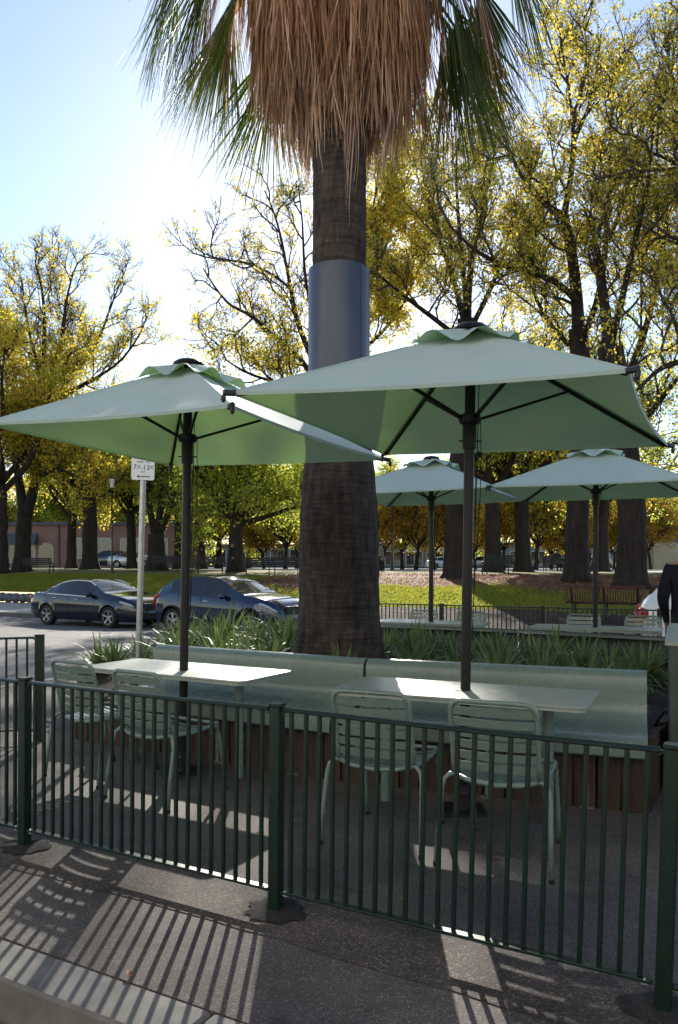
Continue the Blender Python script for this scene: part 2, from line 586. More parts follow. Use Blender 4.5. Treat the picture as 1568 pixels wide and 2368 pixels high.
M['cloth_black'] = surf('black_cloth', (.014, .013, .013), (.008, .008, .008), 14, .9)
M['cloth_grey'] = surf('grey_cloth', (.22, .22, .24), (.16, .16, .18), 14, .9)
M['skin'] = surf('skin', (.36, .20, .145), (.31, .165, .115), 9, .5)
M['hair'] = surf('dark_hair', (.018, .013, .010), (.010, .008, .006), 30, .5)
M['red_plastic'] = surf('red_plastic', (.5, .03, .02), (.42, .025, .018), 6, .4)

# ---------------------------------------------------------------- ground
LAWN_Z = [(19, -.2), (23, .15), (28, .68), (31, .92), (39, 1.15), (50, 1.2), (200, 1.2), (700, 1.3)]
def ground_z(x, y):
    t = VX * x + VY * y
    if t < 19:
        return lerp_tab([(12.4, -.15), (17, -.33), (19, -.33)], t)
    left = max(0, min(1, -x / 18.0)) * max(0, min(1, (t - 24) / 12))
    return smooth_tab(LAWN_Z, t) + .16 * left

def sheet(name, mat, s_vals, t_vals, zf, skip=None):
    b = MB()
    n = len(s_vals)
    for t in t_vals:
        for s in s_vals:
            p = st(s, t)
            b.v.append((p.x, p.y, zf(p.x, p.y)))
    for j in range(len(t_vals) - 1):
        for i in range(n - 1):
            if skip and skip((s_vals[i] + s_vals[i + 1]) / 2, (t_vals[j] + t_vals[j + 1]) / 2):
                continue
            b.f.append((j * n + i, j * n + i + 1, j * n + n + i + 1, j * n + n + i))
    return b.build(name, mat, None, True)

def frange(a, b, n):
    return [a + (b - a) * i / n for i in range(n + 1)]

road = sheet('road', M['road'], frange(-160, 160, 40), [-90, -40, -10, 0, 5, 12.4, 13.5, 15, 17, 18, 19.0, 19.3], lambda x, y: ground_z(x, y) if VX * x + VY * y < 18.99 else -.33)
tag(road, 'grey asphalt street around the seating island', 'road', kind='structure')
lawn = sheet('lawn', M['lawn'], frange(-160, -21.5, 40) + frange(-21.5, 60, 60)[1:] + frange(60, 160, 14)[1:], frange(19.15, 24.5, 7) + frange(24.5, 46, 26)[1:], ground_z,
             lambda s, t: s < -21.5 and t < 24.5)
tag(lawn, 'sunlit green park lawn rising behind the street', 'lawn', kind='structure')
plaza = sheet('park_path', M['gravel'], frange(-300, 300, 40), [45.9, 50, 56, 64, 90, 200, 700], lambda x, y: ground_z(x, y) - .012)
tag(plaza, 'pale gravel path and ground at the far side of the park', 'path', kind='structure')
fp = sheet('footpath', M['concrete'], frange(-160, -21.4, 30), frange(19.1, 24.7, 6), lambda x, y: -.205)
tag(fp, 'pale concrete footpath beyond the street at left', 'path', kind='structure')
b = MB()
for i in range(46):
    s0 = -70 + i * 3.0
    p = st(s0 + 1.5, 19.08)
    b.box((p.x, p.y, -.29), (1.492, .09, .095), UYAW)
tag(b.build('far_kerb', M['kerb']), 'long stone kerb along the park side of the street', 'kerb', kind='structure')
# asphalt path across the lawn at left
lp = sheet('lawn_path', M['road'], frange(-60, -12, 40), [32.6, 33.6, 34.6], lambda x, y: ground_z(x, y) + .02)
tag(lp, 'narrow asphalt path across the lawn at left', 'path', kind='structure')
# leaf-covered bed under the right hand trees
rng = np.random.default_rng(5)
def litter_edge(s):
    return 27.5 + .9 * math.sin(s * .45) + .6 * math.sin(s * 1.3 + 1)
ls = frange(-22, 40, 70)
b = MB()
for k in range(9):
    for s in ls:
        e = litter_edge(s)
        t = e + (36.5 - e) * k / 8
        p = st(s, t)
        b.v.append((p.x, p.y, ground_z(p.x, p.y) + .012))
nl = len(ls)
for k in range(8):
    for i in range(nl - 1):
        b.f.append((k * nl + i, k * nl + i + 1, (k + 1) * nl + i + 1, (k + 1) * nl + i))
tag(b.build('leaf_bed', M['litter_ground'], None, True), 'brown earth under the trees covered by fallen leaves', 'ground', kind='structure')

ms_ = frange(-13, 30, 44)  # dark sheet over the near lawn edge, standing in for tree shade
b = MB()
for k in range(6):
    for s in ms_:
        e = 23.0 + .5 * math.sin(s * .6) + .3 * math.sin(s * 1.7)
        p = st(s, 19.16 + (e - 19.16) * k / 5)
        b.v.append((p.x, p.y, ground_z(p.x, p.y) + .014))
nl = len(ms_)
for k in range(5):
    for i in range(nl - 1):
        b.f.append((k * nl + i, k * nl + i + 1, (k + 1) * nl + i + 1, (k + 1) * nl + i))
tag(b.build('shade_bed', M['shade_ground'], None, True), 'ground along the street edge of the park at right, darkened for tree shade', 'ground', kind='structure')

# seating island: slab with rounded left end, kerb stones along the near edge
outl = []
R = 3.0
S0, S1, T0, T1 = -8.3, 9.5, 2.09, 12.3
for i in range(9):
    a = math.pi + (math.pi / 2) * i / 8
    outl.append((S0 + R + R * math.cos(a), T0 + R + R * math.sin(a)))
outl += [(S1, T0), (S1, T1)]
for i in range(9):
    a = math.pi / 2 + (math.pi / 2) * i / 8
    outl.append((S0 + R + R * math.cos(a), T1 - R + R * math.sin(a)))
b = MB()
b.prism([tuple(st(s, t).xy) for s, t in outl], -.4, 0.0)
tag(b.build('pavement', M['asphalt']), 'dark asphalt pavement of the outdoor seating island', 'pavement', kind='structure')
kerb = thing('kerb', 'pale bluestone kerb along the near edge of the pavement', 'kerb', (0, 0, 0))
tag(kerb, kind='structure')
s = -5.4
rnd = random.Random(3)
while s < 9.0:
    L = rnd.choice((1.15, 1.3, 1.42))
    b = MB()
    p = st(s + L / 2, 1.982)
    b.bevel_box((0, 0, 0), (L / 2 - .004, .105, .2), .012)
    o = b.build('kerb_stone', M['kerb'], kerb)
    o.location = (p.x, p.y, -.197 + rnd.uniform(-.003, .002))
    o.rotation_euler = (0, rnd.uniform(-.002, .002), UYAW + rnd.uniform(-.003, .003))
    s += L
# rounded kerb at the left end and back of the island
b = MB()
path = []
for i in range(13):
    a = math.pi + (math.pi / 2) * i / 12
    path.append((S0 + R + R * math.cos(a), T0 + R + R * math.sin(a)))
for i in range(len(path)):
    pass
ring_in = path[::-1]
ring_in += [(S0, T1 - R)]
for i in range(1, 13):
    a = math.pi - (math.pi / 2) * i / 12
    ring_in.append((S0 + R + R * math.cos(a), T1 - R + R * math.sin(a)))
ring_in.append((S1, T1))
def offset(path, d):
    out = []
    for i, (x, y) in enumerate(path):
        x0, y0 = path[max(0, i - 1)]
        x1, y1 = path[min(len(path) - 1, i + 1)]
        dx, dy = x1 - x0, y1 - y0
        l = math.hypot(dx, dy) or 1
        out.append((x - dy / l * d, y + dx / l * d))
    return out
ring_out = offset(ring_in, .17)
for (xa, ya), (xb, yb), (xc, yc), (xd, yd) in zip(ring_in, ring_in[1:], ring_out[1:], ring_out):
    q = [tuple(st(*c).xy) for c in ((xa, ya), (xb, yb), (xc, yc), (xd, yd))]
    b.add([(x, y, -.4) for x, y in q] + [(x, y, .006) for x, y in q], [(4, 5, 6, 7), (7, 6, 5, 4)[::-1], (0, 1, 5, 4), (1, 2, 6, 5), (2, 3, 7, 6), (3, 0, 4, 7)][:1] + [(0, 1, 5, 4), (2, 3, 7, 6), (3, 0, 4, 7), (1, 2, 6, 5)])
tag(b.build('island_kerb', M['kerb']), 'stone kerb round the far edge of the seating island', 'kerb', kind='structure')

rnd = random.Random(4)
ss = frange(-6, 7, 70)
b = MB()
for s in ss:
    w0 = 2.60 + .018 * math.sin(s * 2.3) + rnd.uniform(-.012, .012)
    for t in (w0, 2.8, 2.98 + rnd.uniform(-.01, .01)):
        p = st(s, t)
        b.v.append((p.x, p.y, .004))
for i in range(70):
    for k in range(2):
        b.f.append((i * 3 + k, i * 3 + 3 + k, i * 3 + 4 + k, i * 3 + 1 + k))
tag(b.build('pavement_patch', M['strip'], None, True), 'narrow browner asphalt strip patched along the fence foot', 'pavement', kind='structure')

# bluestone retaining edge at the left
wall = thing('stone_wall', 'low grey rough stone edging holding the lawn at left', 'wall', (0, 0, 0))
rnd = random.Random(9)
protos = []
for q in range(4):
    b = MB()
    b.ell((0, 0, 0), (.27, .2, .26), 9, 5)
    b.v = [(x + rnd.uniform(-.04, .04), y + rnd.uniform(-.03, .03), max(-.2, min(.22, z)) + rnd.uniform(-.02, .02)) for x, y, z in b.v]
    protos.append(b.mesh('stone', M['stone'], True))
s = -38.0
while s < -21.4:
    w = rnd.uniform(.42, .6)
    p = st(s + w / 2, 24.45 + rnd.uniform(-.04, .04))
    o = link('stone', rnd.choice(protos), wall, (p.x, p.y, .03 + rnd.uniform(-.03, .03)), (0, 0, UYAW + rnd.choice((0, math.pi)) + rnd.uniform(-.1, .1)))
    o.scale = (w / .5, 1, rnd.uniform(.95, 1.1))
    s += w

# ---------------------------------------------------------------- fences
def fence(label, p0, direction, post_s, height, mat, n_bal, leans, footings=False, post_h=.0275, bal_h=.008, group=None, gap=.10, start_bal=0):
    """p0 world point of s=0; direction yaw; post_s positions along the fence"""
    root = thing('metal_fence', label, 'fence', p0, direction, group)
    post_me = None
    bal_me = None
    zt, zb = height - .012, gap
    for i, s in enumerate(post_s):
        b = MB()
        b.bevel_box((0, 0, height / 2), (post_h, post_h, height / 2 + .0), .004)
        o = b.build('post', mat, root)
        o.location = (s, 0, 0)
        o.rotation_euler = (0, leans[i], 0)
        b = MB()
        b.bevel_box((0, 0, height + .006), (post_h + .003, post_h + .003, .007), .003)
        for z in (.23, .52, .78):
            b.ell((rnd.uniform(-.01, .01), -post_h - .001, z * height / .9), (.004, .003, .004), 6, 4)
        b.build('post_cap', mat, o)
        if footings:
            b = MB()
            n = 26
            r = [rnd.uniform(.82, 1.12) for _ in range(n)]
            pts = [(0, 0, .016)]
            for ring, zz in ((.5, .014), (1.0, .003)):
                for k in range(n):
                    a = 2 * math.pi * k / n
                    pts.append((.12 * ring * r[k] * math.cos(a) * 1.15, .12 * ring * r[k] * math.sin(a), zz + rnd.uniform(0, .004)))
            fs = [(0, 1 + k, 1 + (k + 1) % n) for k in range(n)]
            fs += [(1 + k, 1 + n + k, 1 + n + (k + 1) % n, 1 + (k + 1) % n) for k in range(n)]
            b.add(pts, fs)
            f = b.build('bitumen_footing', M['bitumen'], root, True)
            f.location = (s, 0, .005)
    for i in range(len(post_s) - 1):
        s0, s1 = post_s[i] + post_h, post_s[i + 1] - post_h
        off0, off1 = math.tan(leans[i]) * zt, math.tan(leans[i + 1]) * zt
        # rounded top rail: a flat bar with rolled edges
        b = MB()
        m = 10
        pts = [(s0 + off0 + .012 + (s1 + off1 - s0 - off0 - .024) * k / m, 0, zt + .004 * math.sin(math.pi * k / m) * -1) for k in range(m + 1)]
        b.tube(pts, .0185, 10, True, (1.0, .55))
        tr = b.build('top_rail', mat, root, 'auto')
        for sx in (s0 + off0 + .012, s1 + off1 - .012):
            b = MB()
            b.box((sx, 0, zt - .005), (.016, .01, .006))
            b.ell((sx, -.01, zt - .014), (.005, .005, .007), 6, 4)
            b.build('rail_bracket', mat, tr)
        b = MB()
        b.bevel_box(((s0 + s1) / 2, 0, zb), ((s1 - s0) / 2 - .006, .019, .006), .003)
        br = b.build('bottom_rail', mat, root)
        for sx in (s0 + .03, s1 - .03):
            b = MB()
            b.box((sx, .0, zb - .009), (.012, .012, .006))
            b.ell((sx, -.012, zb + .005), (.006, .006, .006), 6, 4)
            b.build('rail_bracket', M['steel'] if footings else mat, br)
        for k in range(n_bal):
            f = (k + .75) / (n_bal + .5)
            sx = s0 + (s1 - s0) * f
            if bal_me is None:
                bb = MB()
                bb.bevel_box((0, 0, (zt - zb) / 2), (bal_h, bal_h, (zt - zb) / 2 - .006), .0025)
                bal_me = bb.mesh('baluster', mat)
            ln = leans[i] + (leans[i + 1] - leans[i]) * f + rnd.uniform(-.003, .003)
            o = link('baluster', bal_me, root, (sx + math.tan(ln) * zb, 0, zb), (0, ln, 0))
    return root

FM = Vector((-.275, 3.38, 0))         # foot of the middle post
fence('long dark green metal baluster fence across the front of the pavement', FM, UYAW, [-3.2, -1.607, 0, 1.56, 3.15], .895, M['fence'], 22,
      [0, RAD(.3), RAD(.6), RAD(2.0), RAD(2.0)], True, .026, .0085)
pB = Vector((-2.57, 6.7, 0))
fence('dark green metal fence end by the street at the far left', pB, math.atan2(-.22, -1.0), [0, 1.55], .9, M['fence'], 17, [0, 0], False, .036, .0085)
pR = st(-4.6, 11.55)
fence('dark metal baluster fence behind the far tables', pR, UYAW + RAD(1.0), [-1.6, 0, 1.6, 3.2, 4.8, 6.4, 8.0], .9, M['fence_black'], 22, [0] * 7, False, .03, .008)

# ---------------------------------------------------------------- planter, benches
PLW = thing('planter', 'raised timber planter bed around the palm trunk', 'planter', (0, 0, 0))
def bench_line():
    a, bq, c = Vector((-1.62, 6.9)), Vector((.207, 5.85)), Vector((2.04, 5.15))
    return a, bq, c
BA, BB, BC = bench_line()
def perp(a, b):
    d = (b - a).normalized()
    return Vector((d.y, -d.x))         # towards the camera
n1, n2 = perp(BA, BB), perp(BB, BC)
# planter outline (front follows the benches, back is the rear bench line)
front = [BA + n1 * .42 - (BB - BA).normalized() * .5, BB + (n1 + n2).normalized() * .43, BC + n2 * .43 - (BC - BB).normalized() * .02]
rear_r, rear_l = st(-.75, 9.0), st(-6.2, 9.0)
left_end = [st(-6.75, 8.5), st(-6.95, 7.6), st(-6.9, 6.7), st(-6.45, 5.9), st(-5.9, 5.45)]
PL = [Vector(p.xy) if len(p) == 3 else Vector(p) for p in front] + [Vector(rear_r.xy), Vector(rear_l.xy)] + [Vector(p.xy) for p in left_end]
rnd = random.Random(21)
plank_me = []
for q in range(3):
    b = MB()
    b.bevel_box((0, 0, .2), (.066, .03, .2), .006)
    b.v = [(x + rnd.uniform(-.002, .002), y + rnd.uniform(-.003, .003), z + (rnd.uniform(-.015, .01) if z > .3 else 0)) for x, y, z in b.v]
    plank_me.append(b.mesh('plank', M['timber']))
for i in range(len(PL)):
    a, c = PL[i], PL[(i + 1) % len(PL)]
    L = (c - a).length
    n = max(1, round(L / .138))
    yaw = math.atan2((c - a).y, (c - a).x)
    for k in range(n):
        p = a + (c - a) * ((k + .5) / n)
        o = link('plank', rnd.choice(plank_me), PLW, (p.x, p.y, -.01), (0, rnd.uniform(-.012, .012), yaw + rnd.uniform(-.03, .03)))
        o.scale = (L / n / .138 * rnd.uniform(.96, 1.0), 1, rnd.uniform(.92, 1.06))
# soil mound
cx = sum(p.x for p in PL) / len(PL)
cy = sum(p.y for p in PL) / len(PL)
b = MB()
nP = 60
def pl_point(f):
    tot = sum((PL[(i + 1) % len(PL)] - PL[i]).length for i in range(len(PL)))
    d = f * tot
    for i in range(len(PL)):
        l = (PL[(i + 1) % len(PL)] - PL[i]).length
        if d <= l:
            return PL[i] + (PL[(i + 1) % len(PL)] - PL[i]) * (d / l)
        d -= l
    return PL[0]
b.v.append((cx, cy, .52))
for ring in range(1, 7):
    for k in range(nP):
        q = pl_point(k / nP)
        f = ring / 6
        b.v.append((cx + (q.x - cx) * f * .985, cy + (q.y - cy) * f * .985, .50 - .16 * f ** 3 + rnd.uniform(-.02, .02)))
for k in range(nP):
    b.f.append((0, 1 + k, 1 + (k + 1) % nP))
for ring in range(5):
    for k in range(nP):
        a0 = 1 + ring * nP
        b.f.append((a0 + k, a0 + nP + k, a0 + nP + (k + 1) % nP, a0 + (k + 1) % nP))
b.build('soil', M['soil'], PLW, True)

def bench(label, a, c, toward, mat, group, legs=True, zoff=0.0):
    """a..c = back top line, toward = unit vector to the sitter's side"""
    L = (c - a).length
    yaw = math.atan2((c - a).y, (c - a).x)
    sign = 1 if Vector((math.sin(yaw), -math.cos(yaw))).dot(toward) > 0 else -1
    root = thing('metal_bench', label, 'bench', (a.x, a.y, zoff), yaw, group)
    prof = [(-.062, .765), (-.055, .79), (-.03, .803), (.0, .797), (.024, .775), (.036, .745), (.037, .67), (.038, .60), (.044, .565), (.062, .525), (.095, .492), (.15, .47),
            (.25, .46), (.36, .461), (.45, .464), (.50, .456), (.525, .435), (.53, .40), (.53, .352), (.52, .345)]
    b = MB()
    th = .006
    m = len(prof)
    nx = 12
    gapx = .008
    for side in range(2):
        for i in range(nx + 1):
            x = gapx + (L - 2 * gapx) * i / nx
            for j, (dd, z) in enumerate(prof):
                j0, j1 = max(0, j - 1), min(m - 1, j + 1)
                tx, tz = prof[j1][0] - prof[j0][0], prof[j1][1] - prof[j0][1]
                l = math.hypot(tx, tz)
                k = th * side
                b.v.append((x, -sign * (dd - tz / l * -k * -1), z - tx / l * k * -1))
    S = (nx + 1) * m
    for i in range(nx):
        for j in range(m - 1):
            q = (i * m + j, i * m + j + 1, (i + 1) * m + j + 1, (i + 1) * m + j)
            b.f.append(q)
            b.f.append(tuple(S + v for v in reversed(q)))
    for i in (0, nx):
        for j in range(m - 1):
            b.f.append((i * m + j, i * m + j + 1, S + i * m + j + 1, S + i * m + j))
    for j in (0, m - 1):
        for i in range(nx):
            b.f.append((i * m + j, (i + 1) * m + j, S + (i + 1) * m + j, S + i * m + j))
    b.build('seat_and_back', mat, root, 'auto')
    for x in (.28, L / 2, L - .36):
        b = MB()
        b.tube([(x, -sign * .44, 0.004), (x, -sign * .44, .45)], .024, 12)
        b.tube([(x, -sign * .44, .0), (x, -sign * .44, .008)], .05, 12)
        b.build('leg', mat, root, 'auto')
        b = MB()
        b.box((x, -sign * .27, .425), (.02, .2, .014))
        b.box((x, sign * -.016, .62), (.018, .012, .12))
        b.build('bracket', mat, root)
    return root
bench('sage green curved metal bench behind the left table, nearer the street', BA, BB, n1, M['sage'], 'curved benches along the near side of the planter')
bench('sage green curved metal bench behind the right table, its end by the bin', BB, BC, n2, M['sage'], 'curved benches along the near side of the planter')
ra, rb, rc = Vector(st(-4.7, 9.2).xy), Vector(st(-2.7, 9.2).xy), Vector(st(-.62, 8.95).xy)
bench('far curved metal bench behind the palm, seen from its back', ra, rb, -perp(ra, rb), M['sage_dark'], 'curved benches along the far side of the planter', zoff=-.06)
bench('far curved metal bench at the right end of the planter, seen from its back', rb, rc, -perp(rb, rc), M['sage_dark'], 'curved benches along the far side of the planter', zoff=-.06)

# ---------------------------------------------------------------- tables
def rounded_rect(hx, hy, r, n=6):
    out = []
    for cxx, cyy, a0 in ((hx - r, hy - r, 0), (-hx + r, hy - r, 90), (-hx + r, -hy + r, 180), (hx - r, -hy + r, 270)):
        for i in range(n + 1):
            a = RAD(a0 + 90 * i / n)
            out.append((cxx + r * math.cos(a), cyy + r * math.sin(a)))
    return out

def make_table(label, loc, yaw, hx=.77, hy=.315):
    root = thing('cafe_table', label, 'table', (loc[0], loc[1], 0), yaw, 'long cafe tables with a parasol through the middle')
    ol = rounded_rect(hx, hy, .06)
    b = MB()
    b.prism(ol, .728, .74)
    inner = [(x * (1 - .01 / hx), y * (1 - .01 / hy)) for x, y in ol]
    b.prism(inner, .706, .7285)
    top = b.build('table_top', M['sage_table'], root)
    b = MB()
    b.lathe([(.037, .737), (.05, .737), (.05, .743), (.037, .743)], 20)
    b.build('pole_ring', M['plastic'], top)
    for sx in (-1, 1):
        b = MB()
        b.tube([(sx * (hx - .26), 0, .0), (sx * (hx - .26), 0, .71)], .032, 14)
        b.build('leg', M['sage'], root, 'auto')
        b = MB()
        b.bevel_box((sx * (hx - .26), 0, .699), (.05, .2, .008), .003)
        b.build('top_bracket', M['sage'], root)
    return root
T1 = (-1.15, 5.80)
T2 = (.765, 4.795)
T3 = (1.26, 10.7)
T4 = (3.19, 9.73)
make_table('sunlit pale cafe table at left in front of the bench', T1, RAD(-30))
make_table('pale cafe table at right with a bright patch of sun', T2, RAD(-24.5))
make_table('far cafe table just right of the palm trunk', T3, RAD(-27))
make_table('far cafe table at right in front of the park bench', T4, RAD(-27))

# ---------------------------------------------------------------- chairs
def make_chair():
    """local: sitter faces +y, back at -y"""
    root = thing('cafe_chair', 'x', 'chair', (0, 0, 0))
    tr = .0125
    w, hb, hs = .215, .835, .445
    # back frame: inverted U with rounded corners, leaning back
    def bk(x, z):
        f = (z - hs) / (hb - hs)
        return (x, -.20 - .075 * f - .02 * f * f, z)
    pts = [bk(-w, hs)]
    for z in (.52, .60, .68, .745):
        pts.append(bk(-w, z))
    for i in range(1, 8):
        a = math.pi - (math.pi / 2) * i / 7
        pts.append(bk(-w + .06 + .06 * math.cos(a), hb - .06 + .06 * math.sin(a)))
    for i in range(8):
        a = math.pi / 2 - (math.pi / 2) * i / 7
        pts.append(bk(w - .06 + .06 * math.cos(a), hb - .06 + .06 * math.sin(a)))
    for z in (.745, .68, .60, .52, hs):
        pts.append(bk(w, z))
    b = MB()
    b.tube(pts, tr, 10)
    b.build('back_frame', M['sage'], root, True)
    # back slats: flat bands bowed towards the back
    zs = [.785, .728, .671, .614, .557, .500]
    for z in zs:
        b = MB()
        n = 10
        hh = .0215
        for i in range(n + 1):
            f = i / n
            x = -w + .006 + (2 * w - .012) * f
            bow = -.03 * math.sin(math.pi * f)
            for dz in (-hh, hh):
                p = bk(x, z + dz)
                b.v.append((p[0], p[1] + bow, p[2]))
                b.v.append((p[0], p[1] + bow + .004, p[2]))
        for i in range(n):
            o = i * 4
            b.f += [(o, o + 4, o + 6, o + 2), (o + 1, o + 3, o + 7, o + 5), (o + 2, o + 6, o + 7, o + 3), (o, o + 1, o + 5, o + 4)]
        b.build('back_slat', M['sage'], root, 'auto')
    # seat frame: sides, bowed rear bar, front bar
    b = MB()
    sf = .235
    b.tube([(-w, -.20, hs), (-w - .008, -.05, hs - .012), (-w - .012, .10, hs - .004), (-w - .012, .19, hs + .008), (-w + .002, .225, hs + .008), (-w + .04, .238, hs + .004),
            (0, .243, hs), (w - .04, .238, hs + .004), (w - .002, .225, hs + .008), (w + .012, .19, hs + .008), (w + .012, .10, hs - .004), (w + .008, -.05, hs - .012), (w, -.20, hs)], tr, 10)
    b.tube([(-w, -.20, hs), (-w * .6, -.232, hs - .018), (0, -.245, hs - .026), (w * .6, -.232, hs - .018), (w, -.20, hs)], tr, 10)
    b.build('seat_frame', M['sage'], root, True)
    for i in range(8):
        y = -.185 + .052 * i
        b = MB()
        n = 8
        for k in range(n + 1):
            f = k / n
            x = -w + 2 * w * f
            z = hs - .006 - .022 * math.sin(math.pi * f) + (.006 if i > 6 else 0)
            for dy in (-.0195, .0195):
                b.v.append((x, y + dy, z))
                b.v.append((x, y + dy, z - .004))
        for k in range(n):
            o = k * 4
            b.f += [(o, o + 2, o + 6, o + 4), (o + 1, o + 5, o + 7, o + 3), (o, o + 4, o + 5, o + 1), (o + 2, o + 3, o + 7, o + 6)]
        b.build('seat_slat', M['sage'], root, 'auto')
    # rear legs sweep outwards, front legs nearly straight
    for sx in (-1, 1):
        b = MB()
        b.tube([(sx * (w - .01), -.20, hs - .002), (sx * (w + .018), -.212, hs + .001), (sx * (w + .043), -.225, hs - .022), (sx * (w + .054), -.235, hs - .07), (sx * (w + .062), -.27, .2), (sx * (w + .068), -.295, .006)], tr, 10)
        lg = b.build('leg', M['sage'], root, True)
        b = MB()
        b.lathe([(.014, 0), (.0155, .004), (.0155, .02), (.013, .022)], 10, (sx * (w + .068), -.295, 0))
        b.build('foot', M['plastic'], lg)
        b = MB()
        b.tube([(sx * (w + .010), .17, hs + .004), (sx * (w + .012), .205, hs - .015), (sx * (w + .012), .225, hs - .06), (sx * (w + .016), .262, .2), (sx * (w + .018), .285, .006)], tr, 10)
        lg = b.build('leg', M['sage'], root, True)
        b = MB()
        b.lathe([(.014, 0), (.0155, .004), (.0155, .02), (.013, .022)], 10, (sx * (w + .018), .285, 0))
        b.build('foot', M['plastic'], lg)
    return root

ch0 = make_chair()
chairs = [
    ((.865, 4.07), -24, 'sage green slatted metal chair, nearest the camera, at the right table', 'chairs at the near tables'),
    ((.275, 4.38), -23, 'sage green slatted metal chair beside the middle fence post, right table', 'chairs at the near tables'),
    ((-1.115, 5.14), -33, 'sage green slatted metal chair at the left table, beside the parasol pole', 'chairs at the near tables'),
    ((-1.70, 5.66), -33, 'sage green slatted metal chair at the left table, its seat slats in sun', 'chairs at the near tables'),
    ((1.13, 11.42), 150, 'far chair top rail showing left of the right parasol pole', 'chairs at the far tables'),
    ((1.78, 11.08), 150, 'far chair top rail showing right of the right parasol pole', 'chairs at the far tables'),
    ((3.22, 10.42), 153, 'far chair behind the far right table, nearer its pole', 'chairs at the far tables'),
    ((3.90, 10.10), 153, 'far chair behind the far right table, at its end', 'chairs at the far tables'),
]
for i, (p, yaw, lab, grp) in enumerate(chairs):
    o = ch0 if i == 0 else copy_tree(ch0)
    o.location = (p[0], p[1], 0)
    o.rotation_euler = (0, 0, RAD(yaw))
    tag(o, lab, 'chair', grp)

